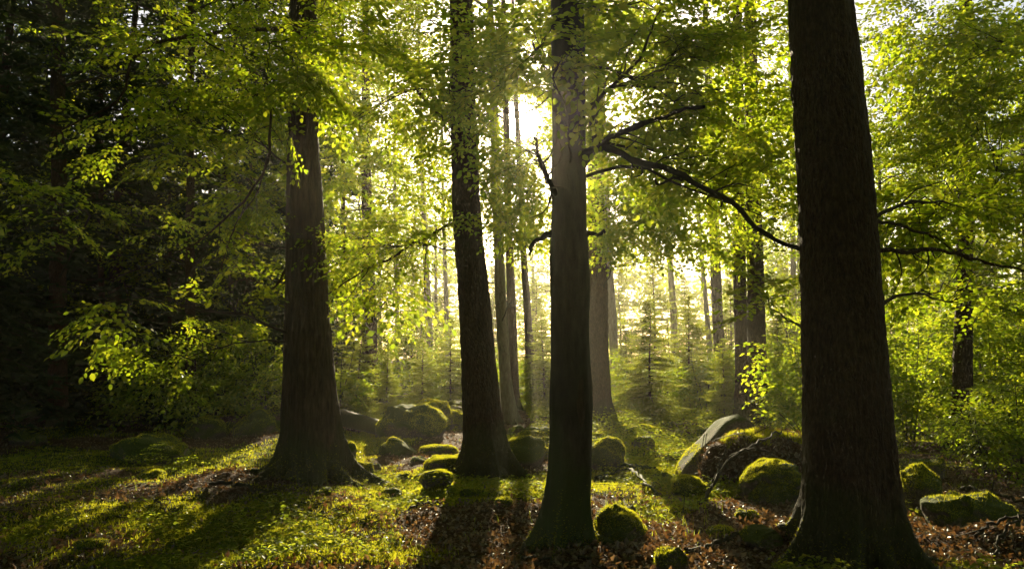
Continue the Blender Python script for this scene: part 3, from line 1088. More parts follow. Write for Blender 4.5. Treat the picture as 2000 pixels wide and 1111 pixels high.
# ---- foliage; masses are boughs of the tree named, set where they hang in the wood
mass('furrowed', 550, 100, 8.8, 350, 220, 17, 0.75, 9)
mass('furrowed', 560, 230, 8.7, 130, 120, 5, 0.45, 7)
mass('furrowed', 400, 330, 8.6, 320, 260, 11, 0.75, 8)
mass('furrowed', 360, 150, 8.4, 420, 280, 7, 0.8, 8)
mass('furrowed', 420, 520, 9.6, 240, 200, 14, 0.7, 9)
mass('furrowed', 230, 600, 7.8, 260, 120, 6, 0.5, 6)
mass('furrowed', 300, 670, 8.8, 200, 90, 4, 0.5, 6)
mass('left_b', 360, 740, 14, 200, 120, 8, 0.7, 9)
mass('left_a', 40, 430, 10, 160, 160, 8, 0.6, 9)
mass('redbrown', 760, 180, 10.8, 350, 380, 27, 0.8, 10)
mass('redbrown', 895, 225, 9.6, 130, 120, 5, 0.45, 7)
mass('redbrown', 700, 520, 9.6, 220, 180, 12, 0.6, 9)
mass('mid_l', 760, 400, 17, 300, 300, 26, 0.9, 10)
mass('mid_l', 790, 620, 15, 230, 190, 18, 0.7, 9)
mass('mid_l', 690, 260, 18, 250, 260, 16, 0.9, 10)
mass('beech', 1000, 110, 7.6, 260, 240, 11, 0.6, 8)
mass('beech', 1110, 190, 5.7, 90, 220, 5, 0.35, 5, 0.5)
mass('beech', 1290, 110, 7.2, 380, 240, 15, 0.7, 8)
mass('beech', 1400, 220, 7.6, 300, 220, 10, 0.7, 8)
mass('beech', 1320, 310, 8.5, 330, 140, 9, 0.6, 8)
mass('beech', 1470, 370, 7.5, 190, 190, 11, 0.5, 8)
mass('big', 1490, 570, 6.6, 120, 110, 2, 0.35, 6)
mass('beech', 985, 240, 8.5, 150, 170, 5, 0.5, 7)
mass('beech', 1010, 350, 8.8, 120, 110, 6, 0.45, 7)
mass('redbrown', 965, 390, 9.4, 60, 120, 3, 0.35, 6)
mass('fork', 1000, 400, 15, 150, 220, 12, 0.8, 9)
mass('fork', 1030, 575, 14.5, 150, 70, 8, 0.6, 8)
mass('fork', 940, 500, 16, 100, 200, 6, 0.7, 8)
mass('behind', 1230, 400, 15, 220, 220, 18, 0.9, 10)
mass('behind', 1170, 520, 16, 80, 160, 6, 0.5, 8)
mass('twin_r', 1480, 360, 15, 240, 200, 15, 0.9, 10)
mass('twin_r', 1590, 540, 16, 140, 160, 6, 0.7, 9)
mass('dark_far', 1380, 440, 22, 200, 160, 10, 0.9, 10)
mass('big', 1860, 430, 6.8, 280, 130, 10, 0.6, 7)
mass('big', 1920, 560, 7.4, 220, 110, 5, 0.5, 7)
mass('right', 1850, 150, 9.5, 330, 330, 30, 0.8, 10)
mass('right', 1920, 280, 8.5, 200, 300, 16, 0.7, 10)
mass('right', 1800, 330, 11, 240, 260, 18, 0.8, 10)
mass('right', 1975, 590, 11.5, 100, 100, 3, 0.5, 7)
mass('behind', 1260, 330, 14, 260, 200, 18, 0.9, 10)
mass('behind', 1330, 470, 14, 200, 110, 9, 0.7, 9)
mass('fork', 1010, 270, 13, 170, 200, 12, 0.8, 9)
mass('twin_r', 1440, 300, 14, 260, 200, 14, 0.9, 10)
mass('twin_l', 1400, 500, 15, 110, 120, 7, 0.6, 8)
mass('furrowed', 590, 110, 8.0, 280, 230, 10, 0.6, 8)
mass('redbrown', 890, 130, 8.6, 280, 250, 10, 0.6, 8)
mass('redbrown', 925, 300, 9.2, 70, 100, 2, 0.35, 6)
mass('beech', 1090, 60, 5.5, 160, 120, 4, 0.4, 5, 0.4)
mass('beech', 1330, 60, 7.6, 380, 150, 12, 0.7, 9)
mass('right', 1880, 80, 8.0, 260, 180, 10, 0.6, 9)
mass('furrowed', 380, 50, 7.4, 260, 120, 3, 0.7, 7)
mass('behind', 1215, 400, 14.5, 130, 150, 8, 0.7, 9)
mass('behind', 1300, 420, 15, 160, 120, 8, 0.7, 9)
mass('fork', 1040, 440, 14, 90, 120, 5, 0.6, 8)
mass('fork', 955, 420, 15, 100, 160, 6, 0.7, 8)
mass('far_r', 1540, 330, 27, 260, 260, 12, 1.0, 10)
mass('right', 1760, 200, 12.5, 160, 320, 9, 0.8, 9)
mass('right', 1950, 120, 12, 160, 240, 8, 0.8, 9)
mass('pale', 1235, 460, 22, 130, 100, 6, 0.8, 9)
# high crowns over the view and towards the sun
crown('furrowed', 6.5, 15, 11, 3.2, 9, 1.0)
crown('redbrown', 7.0, 16, 11, 3.2, 9, 1.0)
crown('beech', 4.5, 13, 11, 3.4, 9, 1.0)
crown('big', 5.5, 14, 11, 3.2, 9, 1.0)
crown('right', 5.5, 15, 11, 3.4, 9, 1.0)
crown('left_a', 2.5, 15, 34, 3.2, 10, 1.0)
crown('left_b', 2.5, 15, 30, 3.2, 10, 1.0)
for k, z in (('behind', 6.5), ('twin_l', 7), ('twin_r', 6.5), ('fork', 6), ('slim_red', 7), ('ivy', 7), ('pale', 7), ('dark_far', 7), ('mid_l', 6), ('thin_a', 4), ('thin_b', 6), ('thin_c', 6), ('thin_d', 6), ('far_r', 8), ('lean', 7)):
    crown(k, z, 16, 22, 2.8, 9, 1.0)
crown('hidden', 5.2, 15, 75, 3.3, 10, 1.0)
for k in ('left_c', 'left_d', 'left_e', 'left_f'):
    crown(k, 2.0, 8, 14, 1.8, 8, 0.7)

for k, T in TREES.items():
    finish_crown(T['o'], T['tw'], T['sp'], T['lod'], singles={'furrowed': 300, 'beech': 300, 'big': 300, 'redbrown': 150, 'right': 150}.get(k, 0))


def upper_crown(o, c, n, rad, zlo, zhi):
    """the roof of leaves above the view; coarse, since it is only seen as shade."""
    a, q = U(0, 6.283, n), np.sqrt(U(0, 1, n)) * rad
    pos = np.stack([c[0] + np.cos(a) * q, c[1] + np.sin(a) * q, U(zlo, zhi, n)], 1)
    k = (pos[:, 1] < -3.4) | (np.abs(pos[:, 0]) - 3.8 > pos[:, 1] * .8) | (pos[:, 2] - CAMZ > pos[:, 1] * .55 + 3.6)
    pos, a, n = pos[k], a[k], int(k.sum())
    dr = np.stack([np.cos(a), np.sin(a), U(-.3, .3, n)], 1)
    g = place_sprays(pos, dr, np.array([0, 0, 1.0]) + RG.normal(0, .4, (n, 3)), 3, 1.5)
    if g is not None:
        v, f = g.arrays()
        part('upper_crown', v, f, M['leaf'], o, kind='stuff')


for k in ('furrowed', 'redbrown', 'beech', 'big', 'right', 'left_a', 'left_b'):
    Y = TREES[k]['Y']
    upper_crown(TREES[k]['o'], TREES[k]['axis'](9)[0], 200 if k in ('furrowed', 'left_a', 'left_b') else 140, 4.6, CAMZ + Y * 0.5, 16)
# the wood goes on beside and behind the viewpoint
for q, (x, y) in enumerate([(-7, 2.5), (7.5, 2.5), (-4, -4), (3.5, -5), (0, -10), (-9, -4), (10, -4), (-5, -13), (6, -13), (-12, 4), (12.5, 4), (-13, -9), (14, -9), (0, -18), (-10, -18), (10, -18)]):
    k = 'around%d' % q
    gz = float(H(x, y))
    t = thing('tall_tree', (x, y, gz), 'tall tree of the wood beside or behind the viewpoint', 'tree', 'trees beside and behind the viewpoint')
    zz = np.linspace(-.2, 16, 14)
    v, f = tube(np.stack([x + .1 * np.sin(zz * .3 + q), y + 0 * zz, gz + zz], 1), np.linspace(.3, .08, 14), 12)
    part('trunk', v, [f], M['bark_scale'], t, True)
    upper_crown(t, (x, y), 140, 4.7, 3.5, 16)


# ------------------------------------------------------------------ spruces
def needle_twigs(st, dr, ln, nlen, nwid, gap, droop=0.1):
    """thin needle triangles in two rows along straight twigs; arrays."""
    V = []
    kmax = max(2, int(np.max(ln) / gap))
    for q in range(kmax):
        t = (q + 0.5) * gap
        k = ln > t
        if not k.any():
            continue
        s, d, l = st[k], dr[k], ln[k]
        p = s + d * t + np.array([0, 0, -1.0]) * (droop * t * t / np.maximum(l, .05))[:, None]
        up = np.array([0, 0, 1.0])
        sd = np.cross(d, up)
        sd /= np.linalg.norm(sd, axis=1)[:, None] + 1e-6
        for sg in (-1, 1):
            nd_ = d * 0.75 + sd * sg * 0.75 + up * RG.normal(0.05, 0.35, len(p))[:, None]
            nd_ /= np.linalg.norm(nd_, axis=1)[:, None]
            tip = p + nd_ * (nlen * RG.uniform(.7, 1.2, len(p)))[:, None]
            wv = np.cross(nd_, up + RG.normal(0, .6, (len(p), 3)))
            wv /= np.linalg.norm(wv, axis=1)[:, None] + 1e-6
            V.append(np.stack([p - wv * nwid / 2, p + wv * nwid / 2, tip], 1))
    V = np.concatenate(V).reshape(-1, 3)
    return V, np.arange(len(V)).reshape(-1, 3)


def spruce_proto(h, whorls, wide, nlen, nwid, gap, twig_gap, z0=0.08, droop=0.25, per=(5, 8), bare=0.0):
    st, dr, ln, wood = [], [], [], []
    for w in range(whorls):
        z = h * (z0 + (0.98 - z0) * (w / (whorls - 1)) ** 0.92)
        L0 = wide * ((h - z) / h) ** 0.8 + 0.05 * h * 0.2
        for b in range(RG.integers(*per)):
            if U(0, 1) < bare:
                continue
            a = U(0, 2 * np.pi)
            L = L0 * U(.65, 1.12)
            d = np.array([math.cos(a), math.sin(a), 0])
            rise = 0.35 * (z / h) - 0.05
            zz = z + U(-.5, .5) * h / whorls
            n = 7 if h < 10 else 4
            t = np.linspace(0, 1, n)
            pts = np.array([0, 0, zz]) + d * (L * t)[:, None] + np.array([0, 0, 1.0]) * (L * (rise * t - droop * t ** 2 + 0.14 * t ** 4))[:, None]
            wood.append((pts, np.linspace(0.006 + 0.008 * L, 0.002, n)))
            k = max(3, int(L / twig_gap))
            for q in range(k + 1):
                tt = 0.12 + 0.88 * q / k
                i = min(int(tt * (n - 1)), n - 2)
                c = pts[i] + (pts[i + 1] - pts[i]) * (tt * (n - 1) - i)
                f = unit(pts[i + 1] - pts[i])
                sd = np.cross(f, [0, 0, 1])
                tl = L * (0.10 + 0.38 * (1 - tt)) * U(.6, 1.2)
                if q == k:
                    st.append(c - f * tl * .5), dr.append(f), ln.append(tl * 1.5 + 2 * gap)
                    continue
                for sg in (-1, 1):
                    st.append(c), dr.append(unit(f * 0.75 + sd * sg * U(.5, .95) + np.array([0, 0, U(-.25, .1)]))), ln.append(max(tl, gap * 1.6))
    # leader
    st.append(np.array([0, 0, h * .93])), dr.append(np.array([0.02, 0, 1.0])), ln.append(h * 0.08)
    v, f = needle_twigs(np.array(st), np.array(dr), np.array(ln), nlen, nwid, gap)
    g = Geo()
    for p, r in wood:
        g.add(*tube(p, r, 3))
    bv, bf = g.arrays()
    zt = np.linspace(-0.25, h, 14)
    tv, tf = tube(np.stack([0.01 * h * np.sin(zt / h * 5), 0 * zt, zt], 1), np.linspace(0.012 * h + 0.008, 0.004, 14), 9)
    return (tv, tf), (bv, bf), (v, f)


def spruce_data(tag, args, mat):
    (tv, tf), (bv, bf), (v, f) = spruce_proto(**args)
    return (make_mesh('trunk', tv, [tf], M['bark_scale'], True), make_mesh('branches', bv, bf, M['twig'], True), make_mesh('needles', v, [f], M[mat]))


YOUNG = [spruce_data('y', dict(h=3.0, whorls=22, wide=1.15, nlen=0.07, nwid=0.02, gap=0.028, twig_gap=0.06, per=(5, 9)), 'needle') for _ in range(3)]
TALLER = [spruce_data('t', dict(h=7.0, whorls=28, wide=1.9, nlen=0.12, nwid=0.036, gap=0.065, twig_gap=0.14, per=(7, 11)), 'needle') for _ in range(2)]
OLDP = [spruce_proto(h=15.0, whorls=34, wide=3.2, nlen=0.27, nwid=0.10, gap=0.18, twig_gap=0.32, z0=0.08, droop=0.45) for _ in range(2)]
OLD = [0, 1]


def place_spruce(data, x, y, s, label, group):
    t = thing('young_spruce', (x, y, float(H(x, y)) - 0.03), label, 'spruce', group)
    t.rotation_euler = (U(-.03, .03), U(-.03, .03), U(0, 6.28))
    t.scale = (s, s, s * U(.94, 1.06))
    for nm, d, kd in zip(('trunk', 'branches', 'needles'), data, (None, 'stuff', 'stuff')):
        o = link(nm, d, t)
        if kd:
            o['kind'] = kd
    return t


def place_old_spruce(i, x, y, s, label, group):
    """an old spruce; its needles are cut away along the lines of light."""
    z = float(H(x, y)) - 0.05
    t = thing('old_spruce', (x, y, z), label, 'spruce', group)
    (tv, tf), (bv, bf), (v, f) = OLDP[i]
    a = U(0, 6.28)
    R = np.array([[math.cos(a), -math.sin(a), 0], [math.sin(a), math.cos(a), 0], [0, 0, 1]]) * s
    part('trunk', tv @ R.T + (x, y, z), [tf], M['bark_scale'], t, True)
    part('branches', bv @ R.T + (x, y, z), bf, M['twig'], t, True, kind='stuff')
    v = (v @ R.T + (x, y, z)).reshape(-1, 3, 3)
    c = v.mean(1)
    k = np.ones(len(c), bool)
    for (g, r) in SUN_GAPS[1:]:
        d = c - g
        tt = d @ SUN
        k &= ~((np.linalg.norm(d - tt[:, None] * SUN, axis=1) < r + .15) & (tt > 0))
    v = v[k].reshape(-1, 3)
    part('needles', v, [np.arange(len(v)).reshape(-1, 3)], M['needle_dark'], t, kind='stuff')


def px_x(px, Y):
    return at(px, 690, Y)[0]


YS = [  # data, px, Y, height, label
    (YOUNG[0], 1270, 18.5, 3.0, 'feathery young spruce standing sunlit in the middle of the clearing'),
    (YOUNG[1], 1345, 22, 3.2, 'hazy young spruce right behind the sunlit middle one'),
    (YOUNG[2], 758, 16.5, 1.75, 'golden little spruce left of the large mossy boulder'),
    (YOUNG[0], 700, 18, 2.3, 'shaded young spruce between the furrowed trunk and the golden little spruce'),
    (YOUNG[1], 828, 18, 2.0, 'young spruce showing above the large mossy boulder'),
    (YOUNG[2], 880, 20, 2.6, 'young spruce half hidden behind the reddish brown trunk'),
    (YOUNG[0], 1062, 21, 2.8, 'young spruce peeping out left of the dark smooth trunk'),
    (YOUNG[1], 1410, 17.5, 1.9, 'low young spruce at the foot of the paired trunks'),
    (YOUNG[2], 1225, 23, 2.6, 'pale young spruce next to the pale sunlit trunk'),
    (YOUNG[1], 1518, 20, 2.6, 'young spruce between the paired trunks and the thickest trunk'),
    (YOUNG[2], 655, 22, 3.2, 'tallest young spruce right behind the furrowed trunk'),
    (TALLER[0], 1275, 33, 6.6, 'tall dim spruce far behind the sunlit middle one'),
    (TALLER[1], 1210, 38, 6.0, 'hazy spruce far behind the pale sunlit trunk'),
    (TALLER[1], 1345, 36, 5.6, 'far spruce right of the bleached snag'),
    (TALLER[0], 1430, 34, 5.6, 'far spruce behind the paired trunks'),
    (TALLER[0], 1120, 36, 6.0, 'far spruce behind the dark smooth trunk'),
    (TALLER[1], 1050, 34, 5.4, 'far blue green spruce left of the dark smooth trunk'),
    (TALLER[0], 870, 33, 5.2, 'far spruce behind the reddish brown trunk'),
    (TALLER[1], 690, 30, 6.5, 'far spruce right of the furrowed trunk'),
    (TALLER[0], 800, 36, 6.5, 'far spruce behind the yellow leaves'),
    (TALLER[1], 960, 40, 6.0, 'far spruce right behind the sunlit tan trunk'),
    (TALLER[0], 1800, 24, 6.0, 'dim spruce behind the sunlit bushes at the right'),
    (TALLER[1], 1950, 21, 6.5, 'dim spruce at the right edge behind the bushes'),
    (TALLER[0], 1540, 28, 5.0, 'far spruce at the left edge of the thickest trunk'),
    (TALLER[1], 500, 24, 6.5, 'dim spruce behind the crooked stem left of the furrowed trunk'),
    (TALLER[0], 420, 26, 7.0, 'dim spruce behind the hanging lit leaves'),
    (TALLER[1], 250, 21, 6.0, 'dim spruce among the boulders of the dark wood'),
]
for d, px, Y, h, lab in YS:
    place_spruce(d, px_x(px, Y), Y, h / (3.0 if d in YOUNG else 7.0), lab, 'young spruces under the trees')
OS = [  # dense row, some of it added to block sun and darken the left
    (OLD[0], -60, 19, 15, 'old dark spruce at the left border of the view'),
    (OLD[1], 60, 24, 16, 'old dark spruce behind the leftmost dim trunk'),
    (OLD[0], 170, 22, 15, 'old dark spruce between the leftmost dim trunk and the slender stem'),
    (OLD[1], 290, 27, 16, 'old dark spruce deep in the left wood'),
    (OLD[0], 400, 31, 15, 'old dark spruce furthest back in the left wood'),
    (OLD[1], -190, 13, 14, 'nearest old dark spruce, cut by the left border'),
    (OLD[0], 20, 32, 17, 'tallest old dark spruce in the upper left corner'),
    (OLD[0], -20, 16, 15, 'old dark spruce right behind the upper left corner'),
    (OLD[1], 230, 17.5, 15, 'old dark spruce over the dim slender stem'),
    (OLD[0], 130, 28, 17, 'old dark spruce hidden behind two others at the left'),
    (OLD[1], 350, 22, 15, 'old dark spruce behind the dim trunk of the dark wood'),
    (OLD[0], 450, 27, 15, 'old dark spruce right of the dim trunk of the dark wood'),
    (OLD[1], -300, 22, 16, 'old dark spruce beyond the left border'),
    (OLD[0], -120, 30, 17, 'old dark spruce far back at the left border'),
    (OLD[0], 590, 24, 15, 'old dark spruce added straight behind the furrowed trunk as sun blocker'),
    (OLD[1], 480, 20.5, 14, 'old dark spruce added just left of the furrowed trunk as sun blocker'),
    (OLD[1], 505, 36, 15, 'old dark spruce left of the furrowed trunk, deep in the wood'),
]
for d, px, Y, h, lab in OS:
    place_old_spruce(d, px_x(px, Y), Y, h / 15.0, lab, 'old spruces of the dark left wood')


# ------------------------------------------------------------------ leafy bushes
def bush(px, Y, h, w, n, label, lod=0, name='beech_bush', stems=4):
    x = px_x(px, Y)
    z = float(H(x, Y))
    t = thing(name, (x, Y, z), label, 'bush', 'leafy bushes and saplings')
    tw, sp = [], []
    for q in range(stems):
        a = U(0, 6.28)
        top = np.array([x + math.cos(a) * w * U(.1, .32), Y + math.sin(a) * w * U(.1, .32), z + h * U(.75, 1.0)])
        base = np.array([x + U(-.08, .08), Y + U(-.08, .08), z - 0.1])
        pts = bez(base, base + (0, 0, h * .3), top - (0, 0, h * .3), top, 8)
        part('stem', *[(v, [f]) for v, f in [tube(pts, np.linspace(0.012 + 0.004 * h, 0.004, 8), 6)]][0], M['twig'], t, True)
        m = max(2, n // stems)
        for b in range(m):
            tt = U(.12, 1) ** 0.8
            i = min(int(tt * 7), 6)
            c = pts[i] + (pts[i + 1] - pts[i]) * (tt * 7 - i)
            aa = U(0, 6.28)
            k = w * .5 * U(.4, 1.0) * (1.15 - .6 * tt)
            e = c + np.array([math.cos(aa) * k, math.sin(aa) * k, U(-.05, .25) * k])
            bough(c, e, 7, 0.35 * w * .6, 0.006, tw, sp, 0.15, flat=0.15, shoots_from=0.2)
    finish_crown(t, tw, sp, lod)


BU = [
    (1582, 14.2, 2.2, 1.7, 40, 'bright young beech filling the gap left of the thickest trunk', 1),
    (1510, 17.5, 2.0, 1.8, 30, 'sunlit beech bush just right of the paired trunks', 1),
    (1770, 14, 2.1, 1.9, 42, 'sunlit bush touching the right side of the thickest trunk', 1),
    (1830, 16, 2.6, 2.2, 44, 'broad bush between the thickest trunk and the far right trunk', 1),
    (1935, 14, 2.6, 2.2, 46, 'bright bush right of the far right trunk', 1),
    (1990, 10.5, 1.3, 1.5, 24, 'low dim bush at the lower right border', 0),
    (1925, 10.0, 0.8, 1.1, 14, 'small bush in front of the far right trunk', 0),
    (2040, 13, 3.2, 2.2, 40, 'tall bush cut by the right border', 1),
    (1370, 21, 1.7, 1.8, 26, 'hazy bush left of the paired trunks', 1),
    (1040, 22, 1.5, 1.6, 22, 'bush in the haze right of the sunlit tan trunk', 1),
    (870, 22, 1.8, 1.8, 26, 'bush in the haze left of the reddish brown trunk', 1),
    (660, 17, 2.0, 1.6, 26, 'bush peeping out right of the furrowed trunk', 1),
    (520, 16.5, 2.2, 2.0, 30, 'dim bush left of the furrowed trunk', 1),
    (420, 17.5, 2.4, 2.0, 28, 'dim bush behind the boulders of the dark wood', 1),
    (300, 16, 1.8, 1.8, 20, 'dim bush beside the dim boulders deep in shade', 1),
    (1130, 24, 3.0, 2.4, 34, 'sunlit bush showing right behind the dark smooth trunk', 1),
    (1310, 27, 3.4, 2.6, 36, 'glowing sapling below the bleached snag', 1),
    (1430, 25, 3.0, 2.4, 34, 'glowing sapling behind the paired trunks', 1),
    (1235, 30, 3.6, 2.6, 36, 'hazy sapling between pale trunk and bleached snag', 1),
    (1060, 28, 3.4, 2.4, 32, 'hazy sapling left of the dark smooth trunk', 1),
    (940, 26, 3.2, 2.4, 32, 'glowing sapling behind the sunlit tan trunk', 1),
    (800, 24, 3.0, 2.6, 36, 'glowing sapling among the thin sunlit stems', 1),
    (700, 27, 3.4, 2.6, 36, 'glowing sapling behind the thin dark trunk', 1),
    (1570, 23, 3.4, 2.6, 36, 'sapling behind the bright young beech', 1),
    (1480, 30, 3.6, 2.8, 34, 'far sapling in the gap right of the paired trunks', 1),
    (1720, 20, 3.2, 2.6, 36, 'sunlit sapling at the right edge of the thickest trunk', 1),
    (1880, 20, 3.4, 2.8, 38, 'sunlit sapling behind the far right trunk', 1),
    (1260, 21, 1.3, 2.2, 26, 'low yellow bush at the foot of the sunlit middle spruce', 1),
]
for (px, Y, h, w, n, lab, lod) in BU:
    bush(px, Y, h, w, n, lab, lod)

# small leafy seedlings on the floor
for (px, py, h, n, lab) in [(1276, 850, 0.42, 5, 'yellow green seedling in the brightest patch of the floor'),
                            (1302, 905, 0.30, 4, 'seedling in front of the brightest patch'),
                            (1225, 830, 0.38, 4, 'seedling beside the foot of the brown trunk'),
                            (318, 905, 0.34, 5, 'seedling against the round boulder in the left shade'),
                            (478, 900, 0.34, 5, 'seedling left of the foot of the furrowed trunk'),
                            (505, 915, 0.25, 4, 'lower seedling close to the foot of the furrowed trunk'),
                            (345, 940, 0.28, 4, 'seedling right below the round boulder in the left shade'),
                            (1335, 1000, 0.22, 3, 'seedling in front of the rounded moss cushion')]:
    g = on_ground(px, py)
    Y = g[1]
    x = g[0]
    z = float(H(x, Y))
    t = thing('leafy_seedling', (x, Y, z), lab, 'seedling', 'leafy seedlings')
    top = np.array([x + U(-.05, .05), Y, z + h])
    pts = bez(np.array([x, Y, z - .02]), np.array([x, Y, z + h * .3]), top - (0, 0, h * .3), top, 6)
    v, f = tube(pts, np.linspace(0.005, 0.002, 6), 5)
    part('stem', v, [f], M['twig'], t, True)
    ps = [(pts[RG.integers(2, 6)], unit(np.array([math.cos(a), math.sin(a), .1])), np.array([0, 0, 1.0])) for a in U(0, 6.28, n)]
    pos, dr, nm = (np.array([s_[q] for s_ in ps]) for q in range(3))
    gg = place_sprays(pos, dr, nm, 0, 0.45)
    if gg is not None:
        v, f = gg.arrays()
        part('leaves', v, f, M['leaf'], t, kind='stuff')

# ------------------------------------------------------------------ far trees and the distant wood
FT = [(560, 46, 15, 'far leafy tree left of the furrowed trunk in the deep wood'), (640, 42, 14, 'far leafy tree just right of the furrowed trunk'),
      (740, 48, 13, 'far leafy tree behind the thin sunlit stems'), (850, 52, 12, 'far leafy tree left of the reddish brown trunk'),
      (1480, 52, 10, 'far leafy tree behind the paired trunks'), (1560, 44, 10, 'far leafy tree behind the left edge of the thickest trunk'),
      (1720, 32, 12, 'far leafy tree at the right edge of the thickest trunk'), (1800, 38, 13, 'far leafy tree between thickest and far right trunks'),
      (1900, 34, 14, 'far leafy tree behind the far right trunk'), (2000, 30, 14, 'far leafy tree at the right border'),
      (1040, 55, 9, 'far leafy tree left of the dark smooth trunk'), (1150, 58, 8, 'far leafy tree behind the brown trunk')]
for q, (px, Y, h, lab) in enumerate(FT):
    k = 'far%d' % q
    tree(k, 'leafy_tree', lab, [(px, 400, 0.16 * F / Y), (px + 3, 790, 0.3 * F / Y)], Y, h * .9, 'bark_scale', 4, 12, 0.4, 60 + q, 'far leafy trees')
    crown(k, h * .22, h, 46, h * .24, 8, 1.3)
    TREES[k]['lod'] = 2
    finish_crown(TREES[k]['o'], TREES[k]['tw'], TREES[k]['sp'], 2, size=1.25)


def distant_wood():
    pos, dr, nm = [], [], []
    for q in range(2600):
        a = U(-1.0, 1.0)                                  # bearing from the viewpoint
        Y = U(58, 100)
        x = math.tan(a * 0.86) * Y
        px = W / 2 + F * x / Y
        top = np.interp(px, [-600, 0, 500, 800, 1150, 1200, 1400, 1500, 1750, 2000, 2600], [22, 20, 18, 15, 13, 12, 12, 13, 15, 17, 18])
        top = min(18.5, top * (0.8 + 0.35 * vnoise(x * 0.12, Y * .1, 0, 77)) * Y / 70)
        pos.append((x, Y, float(H(x, Y)) + U(0, 1) ** 0.8 * top))
        dr.append(unit(RG.normal(0, 1, 3) * (1, 1, .4)))
        nm.append(unit(np.array([0, 0, 1.0]) + RG.normal(0, .5, 3)))
    for q in range(1000):                                 # and all round the viewpoint
        a = U(math.radians(48), math.radians(312))
        r = U(26, 60)
        pos.append((math.sin(a) * r, math.cos(a) * r, 0.3 + U(0, 1) * 17))
        dr.append(unit(RG.normal(0, 1, 3) * (1, 1, .4)))
        nm.append(unit(np.array([0, 0, 1.0]) + RG.normal(0, .5, 3)))
    pos, dr, nm = map(np.array, (pos, dr, nm))
    g = Geo()
    R = rot_from(dr, nm)
    vid = RG.integers(0, 4, len(pos))
    sc = RG.uniform(1.3, 2.2, len(pos))
    for q, (pv, pf) in enumerate(SPR[3]):
        s = np.where(vid == q)[0]
        v = np.einsum('nij,kj->nki', R[s], pv) * sc[s][:, None, None] + pos[s][:, None, :]
        f = (pf[None] + (np.arange(len(s)) * len(pv))[:, None, None]).reshape(-1, 3)
        g.add(v.reshape(-1, 3), f)
    v, f = g.arrays()
    link('distant_wood', make_mesh('distant_wood', v, f, M['needle']), kind='stuff', label='far mass of leaves closing the view beyond the clearing', category='wood')


distant_wood()

# ------------------------------------------------------------------ boulders
import bmesh


def ico(sub):
    bm = bmesh.new()
    bmesh.ops.create_icosphere(bm, subdivisions=sub, radius=1.0)
    v = np.array([x.co[:] for x in bm.verts])
    f = np.array([[x.index for x in fc.verts] for fc in bm.faces])
    bm.free()
    return v, f


ICO = {4: ico(4), 5: ico(5)}


def fuzz(v, f, per_m2, ln, wd, seed, zmin=0.05, patch=0.5):
    a, b, c = v[f[:, 0]], v[f[:, 1]], v[f[:, 2]]
    nn = np.cross(b - a, c - a)
    ar = np.linalg.norm(nn, axis=1) / 2
    nn = nn / (2 * ar[:, None] + 1e-12)
    cen = (a + b + c) / 3
    w = ar * np.clip((nn[:, 2] - zmin) * 3, 0, 1) * np.clip(0.7 + 1.8 * fbm(cen[:, 0] * 3, cen[:, 1] * 3, cen[:, 2] * 3, seed, 3) + patch - .5, 0.02, 1)
    n = int(w.sum() * per_m2)
    if n < 3:
        return None
    i = RG.choice(len(f), n, p=w / w.sum())
    r1, r2 = RG.uniform(0, 1, n), RG.uniform(0, 1, n)
    s = np.sqrt(r1)
    p = a[i] * (1 - s)[:, None] + b[i] * (s * (1 - r2))[:, None] + c[i] * (s * r2)[:, None]
    d = nn[i] * 0.8 + np.array([0, 0, .45]) + RG.normal(0, .35, (n, 3))
    d /= np.linalg.norm(d, axis=1)[:, None]
    sd = np.cross(d, RG.normal(0, 1, (n, 3)))
    sd /= np.linalg.norm(sd, axis=1)[:, None] + 1e-9
    L = ln * RG.uniform(.5, 1.3, n)[:, None]
    V = np.stack([p - sd * wd / 2 - nn[i] * .004, p + sd * wd / 2 - nn[i] * .004, p + d * L], 1).reshape(-1, 3)
    return V, np.arange(3 * n).reshape(-1, 3)


